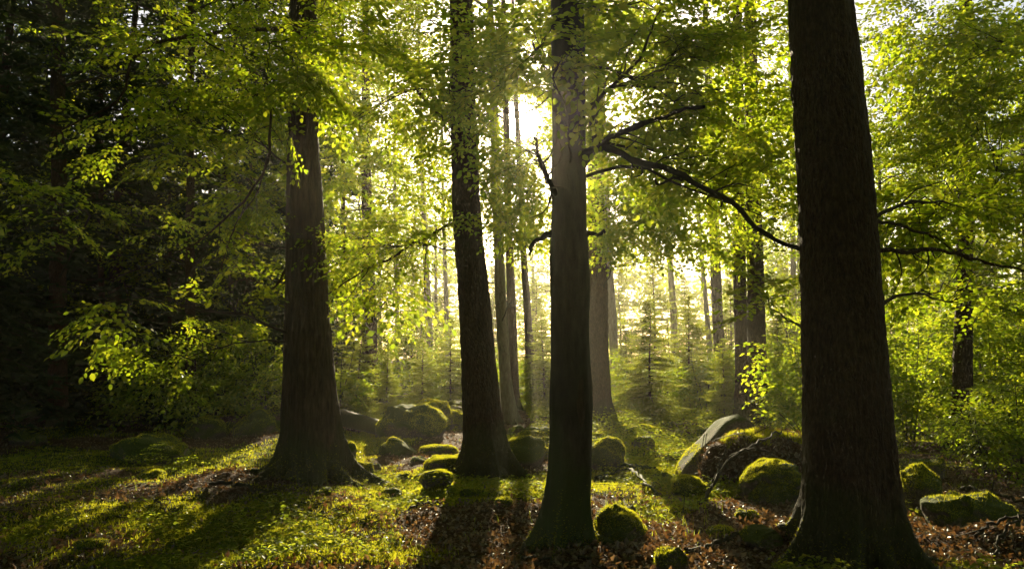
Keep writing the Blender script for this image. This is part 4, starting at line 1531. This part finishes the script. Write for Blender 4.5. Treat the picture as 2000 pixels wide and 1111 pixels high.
def boulder(px, pyb, w, pyt, mat, label, seed, depth=0.85, rough=0.34, tilt=0.0, name='boulder', fuzzy=1.0, lean=(0, 0)):
    g = on_ground(px, pyb)
    Y = g[1]
    wx = w * Y / F / 2
    dy = wx * depth
    yc = Y + dy * 0.8
    x = (px - W / 2) / F * yc
    gz = float(H(x, yc))
    h = max((pyb - pyt) * (Y + dy * .5) / F * 0.8, 0.08)
    sz = h * 0.8
    v, f = ICO[5 if Y < 8.2 else 4]
    v = v.copy()
    o = seed * 3.3
    k = 1 + rough * fbm(v[:, 0] * 1.1 + o, v[:, 1] * 1.1, v[:, 2] * 1.1, seed, 2) + rough * .35 * fbm(v[:, 0] * 3.2 + o, v[:, 1] * 3.2, v[:, 2] * 3.2, seed + 3, 3)
    v = v * k[:, None]
    bare = mat == 'rock_bare'                  # flat faces, as split stone has
    for q in range(7 if bare else 9):
        nrm = unit(RG.normal(0, 1, 3) * (1, 1, .8))
        dd = v @ nrm - (U(.62, .85) if bare else U(.6, .9))
        v = v - np.clip(dd, 0, 9)[:, None] * nrm * (0.9 if bare else 0.6)
    if not bare:                               # cushions of moss
        v = v * (1 + .10 * np.abs(fbm(v[:, 0] * 3.4 + o, v[:, 1] * 3.4, v[:, 2] * 3.4, seed + 9, 2)) * np.clip(v[:, 2] + .4, 0, 1))[:, None]
    v = v * (1 + .035 * fbm(v[:, 0] * 7 + o, v[:, 1] * 7, v[:, 2] * 7, seed + 5, 3))[:, None]
    v = np.sign(v) * np.abs(v) ** 0.86          # a little blocky
    v = v * (wx, dy, sz)
    if tilt:
        ca, sa = math.cos(tilt), math.sin(tilt)
        v = np.stack([v[:, 0] * ca - v[:, 2] * sa, v[:, 1], v[:, 0] * sa + v[:, 2] * ca], 1)
    v = v + 0.012 * fbm(v[:, 0] * 14, v[:, 1] * 14, v[:, 2] * 14, seed, 2)[:, None] * unit(np.array([.3, .3, 1]))
    v = v + (x, yc, gz + h - sz)
    t = thing(name, (x, yc, gz), label, 'boulder' if name == 'boulder' else 'stone', 'boulders and stones')
    part('stone', v, [f], M[mat], t, True)
    if fuzzy > 0:
        r = fuzz(v, f, 14000 * fuzzy * min(1, (9 / Y) ** 1.2), 0.019 * max(1, Y / 11), 0.006 * max(1, Y / 9), seed, -0.2, 0.35)
        if r is not None:
            part('moss', r[0], [r[1]], M['mossblade'], t, kind='stuff')
    return t


BO = [
    (806, 862, 140, 786, 'rock_moss', 'large rounded mossy boulder left of the reddish brown trunk', 1.0),
    (842, 842, 90, 766, 'rock_moss', 'mossy boulder hump rising behind the large rounded one', 1.0),
    (889, 838, 48, 782, 'rock_moss', 'small mossy boulder touching the reddish trunk from the left', 1.0),
    (776, 884, 70, 842, 'rock_moss', 'dark low mossy stone in front of the large rounded boulder', 0.7),
    (860, 886, 84, 862, 'rock_moss', 'flat mossy slab in front of the small boulder by the reddish trunk', 1.0),
    (306, 893, 158, 834, 'rock_moss', 'long rounded boulder in the left shade', 0.5),
    (112, 815, 150, 750, 'rock_moss', 'broad dim boulder behind the leftmost dim trunk', 0.4),
    (265, 822, 100, 768, 'rock_bare', 'dim angular boulder between the thin stems of the dark wood', 0.2),
    (328, 820, 62, 783, 'rock_bare', 'dim pointed stone left of the dim trunk in the dark wood', 0.2),
    (418, 852, 84, 806, 'rock_moss', 'dim mossy boulder right of the long rounded boulder', 0.6),
    (512, 852, 92, 798, 'rock_moss', 'dim boulder left of the furrowed trunk', 0.6),
    (486, 800, 54, 726, 'rock_bare', 'upright dim stone far back left of the furrowed trunk', 0.3),
    (65, 868, 70, 842, 'rock_bare', 'small dim stone near the left border', 0.2),
    (148, 822, 46, 800, 'rock_bare', 'small dim stone right of the leftmost dim trunk', 0.2),
    (1046, 872, 76, 818, 'rock_moss', 'tall mossy stone just left of the dark smooth trunk', 0.7),
    (1010, 850, 36, 818, 'rock_bare', 'pale angular stone at the foot of the sunlit tan trunk', 0.2),
    (1024, 912, 86, 856, 'rock_moss', 'mossy hump right of the foot of the reddish trunk', 1.0),
    (1204, 1072, 100, 988, 'rock_moss', 'near mossy boulder leaning on the dark smooth trunk', 1.3),
    (1302, 1125, 66, 1072, 'rock_moss', 'small mossy stone at the bottom border', 1.3),
    (1338, 968, 84, 924, 'rock_moss', 'rounded moss cushion in front of the leaning slab', 1.6),
    (1500, 994, 150, 912, 'rock_moss', 'dark mossy boulder under the brushwood heap', 1.0),
    (1782, 1014, 84, 912, 'rock_moss', 'mossy boulder touching the right side of the thickest trunk', 1.2),
    (1795, 935, 88, 888, 'rock_bare', 'flat grey stone behind the mossy boulder at the right', 0.4),
    (1880, 1050, 160, 968, 'rock_moss', 'wide dark boulder in the lower right shade', 0.5),
    (1376, 855, 48, 820, 'rock_moss', 'small dark mossy stone left of the leaning slab', 0.8),
    (1180, 915, 70, 852, 'rock_moss', 'mossy boulder just right of the dark smooth trunk', 1.2),
    (1176, 858, 50, 826, 'rock_moss', 'mossy stone at the foot of the brown trunk', 1.0),
    (1246, 858, 76, 818, 'rock_moss', 'low stone in the brightest patch of the floor', 1.0),
    (1252, 880, 44, 852, 'rock_bare', 'small bare stone in front of the brightest patch', 0.3),
    (716, 940, 58, 898, 'rock_moss', 'mossy stone at the right root of the furrowed trunk', 1.3),
    (682, 896, 40, 848, 'rock_moss', 'mossy stone behind the right root of the furrowed trunk', 1.0),
    (868, 924, 70, 898, 'rock_moss', 'low moss cushion left of the foot of the reddish trunk', 1.6),
    (856, 968, 64, 938, 'rock_moss', 'bright moss cushion between the furrowed and reddish trunks', 1.6),
    (1222, 1008, 36, 976, 'rock_bare', 'brown broken stump stone right of the dark smooth trunk', 0.0),
    (770, 960, 46, 942, 'rock_moss', 'small flat mossy stone in the hollow by the furrowed trunk', 0.8),
    (1585, 1000, 90, 965, 'rock_moss', 'low mossy stone left of the foot of the thickest trunk', 1.0),
    (1480, 1105, 80, 1075, 'rock_moss', 'dark mossy hump at the root of the thickest trunk', 0.8),
    (1120, 905, 30, 890, 'rock_moss', 'tiny stone peeping from behind the dark smooth trunk', 0.8),
    (1290, 925, 46, 908, 'rock_moss', 'low mossy stone left of the rounded moss cushion', 1.0),
    (1150, 885, 30, 868, 'rock_bare', 'little bare stone right beside the dark smooth trunk', 0.2),
    (925, 985, 44, 968, 'rock_moss', 'low mossy stone in front of the reddish trunk', 1.0),
    (640, 985, 40, 970, 'rock_moss', 'small mossy stone in front of the furrowed trunk', 0.8),
    (1310, 890, 40, 872, 'rock_moss', 'low mossy stone between the bright patch and the leaning slab', 1.0),
    (735, 915, 32, 898, 'rock_bare', 'little bare stone in the brown hollow', 0.1),
    (820, 905, 36, 890, 'rock_bare', 'little grey stone in front of the flat mossy slab', 0.1),
    (1400, 1060, 60, 1035, 'rock_moss', 'low mossy stone between the bottom stone and the thickest trunk', 0.8),
    (985, 1010, 40, 996, 'rock_moss', 'low mossy stone left of the foot of the dark smooth trunk', 0.8),
    (200, 1090, 70, 1062, 'rock_moss', 'dim mossy stone in the lower left corner of the floor', 0.6),
    (1215, 842, 34, 826, 'rock_moss', 'small mossy stone between the brown trunk and the bright patch', 1.0),
    (1300, 850, 40, 832, 'rock_moss', 'small mossy stone behind the bright patch', 1.0),
    (1335, 880, 36, 864, 'rock_moss', 'small mossy stone at the left foot of the leaning slab', 1.0),
    (1270, 955, 40, 938, 'rock_moss', 'small mossy stone in front of the mossy bent branch', 1.0),
    (905, 905, 36, 888, 'rock_moss', 'small mossy stone right at the foot of the reddish trunk', 1.0),
    (835, 938, 40, 922, 'rock_moss', 'small mossy stone between the two moss cushions', 1.2),
    (795, 935, 30, 922, 'rock_moss', 'tiny mossy stone left of the two moss cushions', 1.0),
    (1060, 900, 30, 884, 'rock_moss', 'tiny mossy stone at the left edge of the dark smooth trunk', 1.0),
    (975, 868, 30, 852, 'rock_moss', 'tiny mossy stone between the reddish and tan trunks', 1.0),
    (1450, 1030, 50, 1010, 'rock_moss', 'small mossy stone in front of the brushwood heap', 0.8),
    (310, 935, 60, 905, 'rock_moss', 'small mossy stone in front of the long rounded boulder', 0.8),
]
for q, (px, pb, w, pt, mt, lab, fz) in enumerate(BO):
    boulder(px, pb, w, pt, mt, lab, 100 + q, fuzzy=fz)


def slab():
    """the pale slab of stone leaning up to the right, moss along its lower edge."""
    Y = on_ground(1345, 925)[1]
    out = [(1332, 930), (1350, 893), (1385, 858), (1418, 822), (1445, 812), (1470, 826), (1482, 850), (1470, 900), (1420, 935), (1370, 945)]
    P = np.array([at(a, b, Y) for a, b in out])
    c = P.mean(0)
    V, Fc = [], []
    n = len(P)
    rings = [(1.0, 0.0), (0.97, -0.05), (0.6, -0.09), (0.25, -0.10)]
    for s, d in rings:
        V.append(c + (P - c) * s + np.array([0, d, 0]))
    for s, d in [(1.02, 0.18), (0.9, 0.55), (0.5, 0.62)]:
        V.append(c + (P - c) * s + np.array([0, d, -0.02]))
    order = [3, 2, 1, 0, 4, 5, 6]
    V = np.concatenate([V[i] for i in order])
    for r in range(6):
        for k in range(n):
            Fc.append([r * n + k, r * n + (k + 1) % n, (r + 1) * n + (k + 1) % n, (r + 1) * n + k])
    bm = bmesh.new()
    vs = [bm.verts.new(x) for x in V]
    for fc in Fc:
        bm.faces.new([vs[i] for i in fc])
    bm.faces.new([vs[i] for i in range(n)][::-1])
    bm.faces.new([vs[6 * n + i] for i in range(n)])
    bmesh.ops.recalc_face_normals(bm, faces=bm.faces)
    bmesh.ops.subdivide_edges(bm, edges=bm.edges, cuts=3, use_grid_fill=True, smooth=0.35)
    bmesh.ops.triangulate(bm, faces=bm.faces)
    bm.verts.index_update()
    v = np.array([x.co[:] for x in bm.verts])
    f = np.array([[x.index for x in fc.verts] for fc in bm.faces])
    bm.free()
    v = v + 0.02 * fbm(v[:, 0] * 4, v[:, 1] * 4, v[:, 2] * 4, 5, 4)[:, None]
    t = thing('leaning_slab', (c[0], c[1], float(H(c[0], c[1]))), 'pale leaning slab of stone pointing up in front of the paired trunks', 'stone', 'boulders and stones')
    part('stone', v, [f], M['rock_bare'], t, True)
    low = v[f].mean(1)[:, 2] < c[2] + 0.02
    r = fuzz(v, f[low], 9000, 0.025, 0.007, 3, -0.5, .6)
    if r is not None:
        part('moss', r[0], [r[1]], M['mossblade'], t, kind='stuff')


slab()

# moss grown up the feet of the near trunks
for _k, _h, _d in (('furrowed', .55, 3500), ('redbrown', .45, 3500), ('beech', .6, 4200), ('big', .35, 3500), ('behind', .5, 1200), ('fork', .6, 1200)):
    _o = TREES[_k]['o']
    for _c in [c for c in _o.children if c.name.split('.')[0] in ('trunk', 'root')]:
        _v = np.empty(len(_c.data.vertices) * 3, np.float32)
        _c.data.vertices.foreach_get('co', _v)
        _v = _v.reshape(-1, 3).astype(float) + np.array(_o.location)
        _q = np.empty(len(_c.data.loops), np.int32)
        _c.data.loops.foreach_get('vertex_index', _q)
        _q = _q.reshape(-1, 4)
        _f = np.concatenate([_q[:, :3], _q[:, [0, 2, 3]]])
        _z = _v[_f].mean(1)[:, 2] - _o.location[2]
        _f = _f[(_z < _h * RG.uniform(.1, 1, len(_f)) ** 1.5) & (_z > -.05)]
        if len(_f) > 10:
            _r = fuzz(_v, _f, _d, .02, .006, 77, -1.2, 0.3)
            if _r is not None:
                part('moss', _r[0], [_r[1]], M['mossblade'], _o, kind='stuff')


# ------------------------------------------------------------------ fallen wood
def fallen(name, label, pts, r0, r1, mat='twig', cat='branch', lift=0.02, n=22, jit=0.012, side=0):
    """pts: (px, py, height above the floor)."""
    P = []
    for (px, py, hh) in pts:
        if hh > 3:                             # a distance, for wood that lies up on the heap
            P.append(at(px, py, hh))
            continue
        # walk the sight line down to the height wanted
        d = ray(px, py)
        tt = np.linspace(3, 60, 2400)
        q = np.array([0, 0, CAMZ]) + d * tt[:, None]
        e = q[:, 2] - (H(q[:, 0], q[:, 1]) + hh)
        i = np.argmax(e < 0)
        P.append(q[i] + (0, 0, lift))
    c = smooth_path(np.array(P), n, jit)
    t = thing(name, tuple(c[0]), label, cat, 'fallen wood on the floor')
    v, f = tube(c, np.linspace(r0, r1, n) * (1 + .15 * RG.normal(0, 1, n)), 7)
    part('limb', v, [f], M[mat], t, True)
    for q in range(side):
        i = RG.integers(4, n - 3)
        e = c[i] + RG.normal(0, .12, 3) * (1, .6, .4) + (0, 0, .05)
        v, f = tube(smooth_path(np.array([c[i], (c[i] + e) / 2 + RG.normal(0, .02, 3), e]), 6), np.linspace(r1 * .8, .002, 6), 4)
        part('side_twig', v, [f], M[mat], t, True)
    return t


fallen('fallen_branch', 'crooked branch lying left of the foot of the furrowed trunk', [(408, 948, .02), (470, 950, .05), (500, 962, .03), (545, 958, .02)], .022, .01, side=2)
fallen('fallen_branch', 'mossy bent branch lying in the sun right of the dark smooth trunk', [(1165, 938, .03), (1200, 920, .10), (1232, 922, .10), (1262, 945, .05), (1285, 968, .02)], .035, .016, 'bark_smooth', side=3)
fallen('fallen_branch', 'short dead branch behind the mossy bent one', [(1195, 905, .08), (1230, 912, .10), (1280, 916, .04)], .028, .014, 'bark_smooth', side=2)
fallen('fallen_branch', 'long arching branch over the left end of the brushwood heap', [(1364, 986, .02), (1395, 945, 8.0), (1420, 905, 8.12), (1460, 874, 8.25), (1500, 852, 8.5), (1535, 838, 8.8)], .02, .008, side=5)
fallen('fallen_branch', 'thin branch lying over the top of the brushwood heap', [(1425, 892, 8.15), (1450, 880, 8.2), (1490, 880, 8.2), (1530, 902, 8.2), (1562, 928, 8.2)], .012, .006, side=4)
fallen('fallen_branch', 'steep short branch poking out of the brushwood heap', [(1382, 965, 7.95), (1400, 920, 8.1), (1416, 872, 8.2)], .010, .005, side=2)
fallen('fallen_branch', 'branch with an upright spur lying behind the wide dark boulder', [(1880, 958, .1), (1910, 962, .12), (1960, 972, .12), (2010, 990, .1)], .022, .014, side=3)
fallen('fallen_branch', 'curved bare root arching at the lower right border', [(1908, 1062, .0), (1925, 1030, .16), (1960, 1018, .2), (2010, 1010, .2)], .014, .01, side=1)
fallen('fallen_branch', 'second bare root curling below the first at the lower right border', [(1945, 1098, .0), (1950, 1060, .12), (1975, 1028, .2), (2005, 1014, .2)], .012, .008, side=1)
fallen('fallen_branch', 'dark branch lying left of the foot of the thickest trunk', [(1340, 1078, .02), (1395, 1066, .04), (1445, 1045, .05)], .022, .012, side=2)
fallen('fallen_branch', 'straight stick at the bottom border in front of the dark smooth trunk', [(1020, 1093, .01), (1065, 1098, .02), (1115, 1106, .01)], .012, .008)
fallen('fallen_branch', 'pale curved stick between the furrowed and reddish trunks', [(796, 1000, .01), (812, 990, .05), (840, 985, .06), (872, 984, .03)], .012, .006)
fallen('fallen_branch', 'thin dark trunk lying across the dim boulders of the left wood', [(175, 826, .12), (250, 826, .12), (335, 824, .12)], .05, .04, 'bark_scale')
fallen('fallen_branch', 'small forked twig lying in the left foreground', [(300, 975, .04), (322, 1000, .02), (350, 1006, .02)], .008, .004, side=2)
fallen('fallen_branch', 'pale forked twig standing upright right of the dark smooth trunk', [(1215, 980, .0), (1212, 962, .1), (1208, 945, .2)], .008, .003, side=2)
fallen('fallen_branch', 'short stick in front of the foot of the dark smooth trunk', [(1018, 1090, .02), (1022, 1070, .07), (1030, 1058, .10)], .009, .005)


def fallen_log():
    Y = 15.2
    a, b = at(668, 800, Y), at(745, 812, Y - 1.2)
    a[2] = float(H(a[0], a[1])) + 0.26
    b[2] = float(H(b[0], b[1])) + 0.16
    t = thing('fallen_log', (a[0], a[1], a[2] - 0.2), 'sawn log lying between the furrowed trunk and the large rounded boulder', 'log')
    c = smooth_path(np.array([a, (a + b) / 2, b]), 12, .004)
    v, f = tube(c, np.linspace(.17, .14, 12), 18)
    part('trunk', v, [f], M['bark_smooth'], t, True)
    ring = v[:18]
    cv = np.vstack([ring, ring.mean(0)[None]])
    cf = np.array([[i, (i + 1) % 18, 18] for i in range(18)])
    part('cut_end', cv + (cv - c[1]) * 0.004, [cf], M['wood'], t)


fallen_log()


def brush_heap():
    """mound of earth, dead leaves and brushwood between the slab and the thickest trunk."""
    Y = on_ground(1480, 965)[1] + 0.55
    x = (1482 - W / 2) / F * Y
    v, f = ICO[5]
    v = v.copy()
    k = 1 + .14 * fbm(v[:, 0] * 1.3, v[:, 1] * 1.3, v[:, 2] * 1.3, 8, 3) + .05 * fbm(v[:, 0] * 6, v[:, 1] * 6, v[:, 2] * 6, 9, 3)
    v = v * k[:, None] * (0.66, 0.60, 0.50) + (x, Y, 0.18)
    t = thing('brushwood_heap', (x, Y, 0), 'rounded heap of dead leaves and brushwood left of the thickest trunk', 'heap')
    me = make_mesh('earth', v - (x, Y, 0), [f], M['ground'], True)
    me.attributes.new('moss', 'FLOAT', 'POINT').data.foreach_set('value', np.clip((v[:, 2] - .55) * 2 + .1, 0, 1).astype(np.float32))
    link('earth', me, t)
    # dead leaves over it
    fi = RG.choice(len(f), 2600)
    cen = v[f].mean(1)[fi]
    nn = unit(np.array([0, 0, 0])) + (cen - (x, Y, .2)) / np.array([.62, .6, .52]) ** 1
    ok = cen[:, 2] > 0
    cen, nn = cen[ok], nn[ok]
    R = rot_from(RG.normal(0, 1, cen.shape), nn + RG.normal(0, .5, cen.shape))
    lv = np.einsum('nij,kj->nki', R, LEAF6) * (0.05 * RG.uniform(.6, 1.2, len(cen)))[:, None, None] + cen[:, None] + nn[:, None] * .01
    lf = (LEAF6F[None] + (np.arange(len(cen)) * 6)[:, None, None]).reshape(-1, 4)
    part('dead_leaves', lv.reshape(-1, 3), [lf], M['litter'], t, kind='stuff')
    top = v[f].mean(1)[:, 2] > .50 + .12 * fbm(v[f[:, 0], 0] * 5, v[f[:, 0], 1] * 5, 0, 8, 2)
    r = fuzz(v, f[top], 9000, .04, .008, 4, -.2, .9)
    if r is not None:
        part('moss', r[0], [r[1]], M['mossblade'], t, kind='stuff')
    g = Geo()
    for q in range(70):
        i = RG.integers(0, len(f))
        c = v[f[i]].mean(0)
        if c[2] < 0.05:
            continue
        d = unit(np.cross(c - (x, Y, .2), RG.normal(0, 1, 3))) * U(.1, .4)
        o = unit(c - (x, Y, .2)) * .03
        g.add(*tube(smooth_path(np.array([c - d + o * .5, c + o, c + d + o * .3]), 6, .006), np.linspace(.005, .002, 6), 4))
    a, b = g.arrays()
    part('brushwood', a, b, M['twig'], t, True, kind='stuff')


brush_heap()

# ------------------------------------------------------------------ ground cover
def scatter(n, ymin=4.6, ymax=22, power=1.0):
    py = RG.uniform(0, 1, n)
    Y = 1 / (1 / ymax + (1 / ymin - 1 / ymax) * py ** power)
    x = RG.uniform(-1, 1, n) * (0.74 * Y + 0.8)
    return x, Y


def ground_cover():
    # leaf litter
    x, y = scatter(90000)
    k = RG.uniform(0, 1, len(x)) > moss_mask(x, y) * 1.05 - 0.12
    x, y = x[k], y[k]
    n = len(x)
    z = H(x, y)
    nrm = np.array([0, 0, 1.0]) + RG.normal(0, .45, (n, 3))
    R = rot_from(RG.normal(0, 1, (n, 3)), nrm)
    v = np.einsum('nij,kj->nki', R, LEAF4 * (1, 1, 2.5)) * (0.052 * RG.uniform(.5, 1.25, n))[:, None, None] + np.stack([x, y, z + .008 + RG.uniform(0, .012, n)], 1)[:, None]
    f = (LEAF4F[None] + (np.arange(n) * 4)[:, None, None]).reshape(-1, 3)
    link('leaf_litter', make_mesh('leaf_litter', v, [f], M['litter']), kind='stuff', label='brown dead leaves strewn over the forest floor', category='leaf litter')
    # moss
    x, y = scatter(470000)
    x2, y2 = RG.uniform(-3.2, 4.5, 190000), RG.uniform(6.5, 15, 190000)   # extra blades added to brighten the sunny clearing
    x, y = np.append(x, x2), np.append(y, y2)
    k = RG.uniform(0, 1, len(x)) < np.clip((moss_mask(x, y) - .38) * 2.2, 0, 1)
    x, y = x[k], y[k]
    n = len(x)
    p = np.stack([x, y, H(x, y) - .004], 1)
    d = np.array([0, 0, 1.0]) + RG.normal(0, .5, (n, 3))
    d /= np.linalg.norm(d, axis=1)[:, None]
    sd = np.cross(d, RG.normal(0, 1, (n, 3)))
    sd /= np.linalg.norm(sd, axis=1)[:, None] + 1e-9
    sc = np.maximum(1, y / 9)[:, None]
    v = np.stack([p - sd * .005 * sc, p + sd * .005 * sc, p + d * RG.uniform(.015, .045, n)[:, None] * sc ** .5], 1)
    link('floor_moss', make_mesh('floor_moss', v, [np.arange(3 * n).reshape(-1, 3)], M['mossblade']), kind='stuff', label='short green moss covering parts of the forest floor', category='moss')
    # low herbs: little plants of three to six leaves
    x, y = scatter(29000)
    x2, y2 = RG.uniform(-1.5, 4.5, 5000), RG.uniform(7.5, 16, 5000)
    x, y = np.append(x, x2), np.append(y, y2)
    x3, y3 = RG.uniform(.4, 6, 5200), RG.uniform(11.5, 20, 5200)   # taller growth beyond the stones
    pm = moss_mask(x, y) + .35 * fbm(x * .9, y * .9, 0, 51, 3) - 0.06 * np.tanh((-x - 1) / 2)
    k = RG.uniform(0, 1, len(x)) < np.clip((pm - .68) * 1.8, 0, 1)
    x, y = np.append(x[k], x3), np.append(y[k], y3)
    reps = RG.integers(4, 8, len(x))
    X, Y = np.repeat(x, reps), np.repeat(y, reps)
    hgt = np.repeat(RG.uniform(.02, .12, len(x)) * (1 + .9 * np.clip(fbm(x * 1.3, y * 1.3, 0, 55, 2), -.6, 1)) * np.where(np.arange(len(x)) >= len(x) - len(x3), 2.2, 1), reps) * RG.uniform(.6, 1.1, len(X))
    n = len(X)
    a = RG.uniform(0, 6.283, n)
    off = RG.uniform(.0, .03, n)
    p = np.stack([X + np.cos(a) * off, Y + np.sin(a) * off, H(X, Y) + hgt], 1)
    R = rot_from(np.stack([np.cos(a), np.sin(a), RG.uniform(-.5, .4, n)], 1), np.array([0, 0, 1.0]) + RG.normal(0, .3, (n, 3)))
    v = np.einsum('nij,kj->nki', R, LEAF4 * (1, 1.15, 1)) * (.045 * RG.uniform(.5, 1.25, n) * np.maximum(1, Y / 12))[:, None, None] + p[:, None]
    f = (LEAF4F[None] + (np.arange(n) * 4)[:, None, None]).reshape(-1, 3)
    link('low_herbs', make_mesh('low_herbs', v, [f], M['herb']), kind='stuff', label='low leafy herbs carpeting the floor in patches', category='herbs')
    # grass
    x, y = scatter(20000)
    pm = moss_mask(x, y) * .6 + .7 * fbm(x * .7, y * .7, 0, 61, 3)
    k = RG.uniform(0, 1, len(x)) < np.clip((pm - .5) * 1.5, 0, 1)
    x, y = x[k], y[k]
    n = len(x)
    b = np.stack([x, y, H(x, y) - .005], 1)
    a = RG.uniform(0, 6.283, n)
    L = RG.uniform(.04, .13, n)
    bend = RG.uniform(.2, .9, n)
    dr = np.stack([np.cos(a), np.sin(a), 0 * a], 1)
    sd = np.stack([-np.sin(a), np.cos(a), 0 * a], 1) * (.0028 * np.maximum(1, y / 9))[:, None]
    m = b + dr * (L * bend * .35)[:, None] + np.array([0, 0, 1.0]) * (L * .6)[:, None]
    t = b + dr * (L * bend)[:, None] + np.array([0, 0, 1.0]) * (L * (1 - bend * .35))[:, None]
    v = np.stack([b - sd, b + sd, m + sd * .8, m - sd * .8, t], 1)
    i = (np.arange(n) * 5)[:, None]
    link('forest_grass', make_mesh('forest_grass', v, [i + np.array([[0, 1, 2, 3]]), i + np.array([[3, 2, 4]])], M['herb']), kind='stuff', label='thin grass blades growing among the herbs', category='grass')
    # loose twigs
    g = Geo()
    x, y = scatter(700)
    for xx, yy in zip(x, y):
        a = U(0, 6.28)
        L = U(.08, .4)
        q = np.array([[xx, yy], [xx + math.cos(a) * L / 2, yy + math.sin(a) * L / 2], [xx + math.cos(a) * L, yy + math.sin(a) * L]]) + RG.normal(0, .015, (3, 2))
        zz = H(q[:, 0], q[:, 1]) + .012 + U(0, .015)
        g.add(*tube(smooth_path(np.column_stack([q, zz]), 5), np.linspace(.006, .002, 5), 4))
    v, f = g.arrays()
    link('loose_twigs', make_mesh('loose_twigs', v, f, M['twig'], True), kind='stuff', label='loose thin twigs scattered over the forest floor', category='twigs')


ground_cover()

# ------------------------------------------------------------------ haze (after the wood it fills)
hz_m, hz_n, hz_o = new_mat('haze_air')
vol = hz_n.nodes.new('ShaderNodeVolumePrincipled')
vol.inputs['Color'].default_value = (1.0, 0.94, 0.8, 1)
vol.inputs['Density'].default_value = HAZE
vol.inputs['Anisotropy'].default_value = 0.74
hz_n.links.new(vol.outputs[0], hz_o.inputs['Volume'])
x0, x1, y0, y1, z0, z1 = -114, 114, -114, 114, -2.2, 19.5
hv = np.array([[x, y, z] for z in (z0, z1) for y in (y0, y1) for x in (x0, x1)])
hf = np.array([[0, 2, 3, 1], [4, 5, 7, 6], [0, 1, 5, 4], [2, 6, 7, 3], [0, 4, 6, 2], [1, 3, 7, 5]])
link('haze', make_mesh('haze', hv, [hf], hz_m), kind='stuff', label='warm sunlit haze hanging in the air of the wood', category='haze')
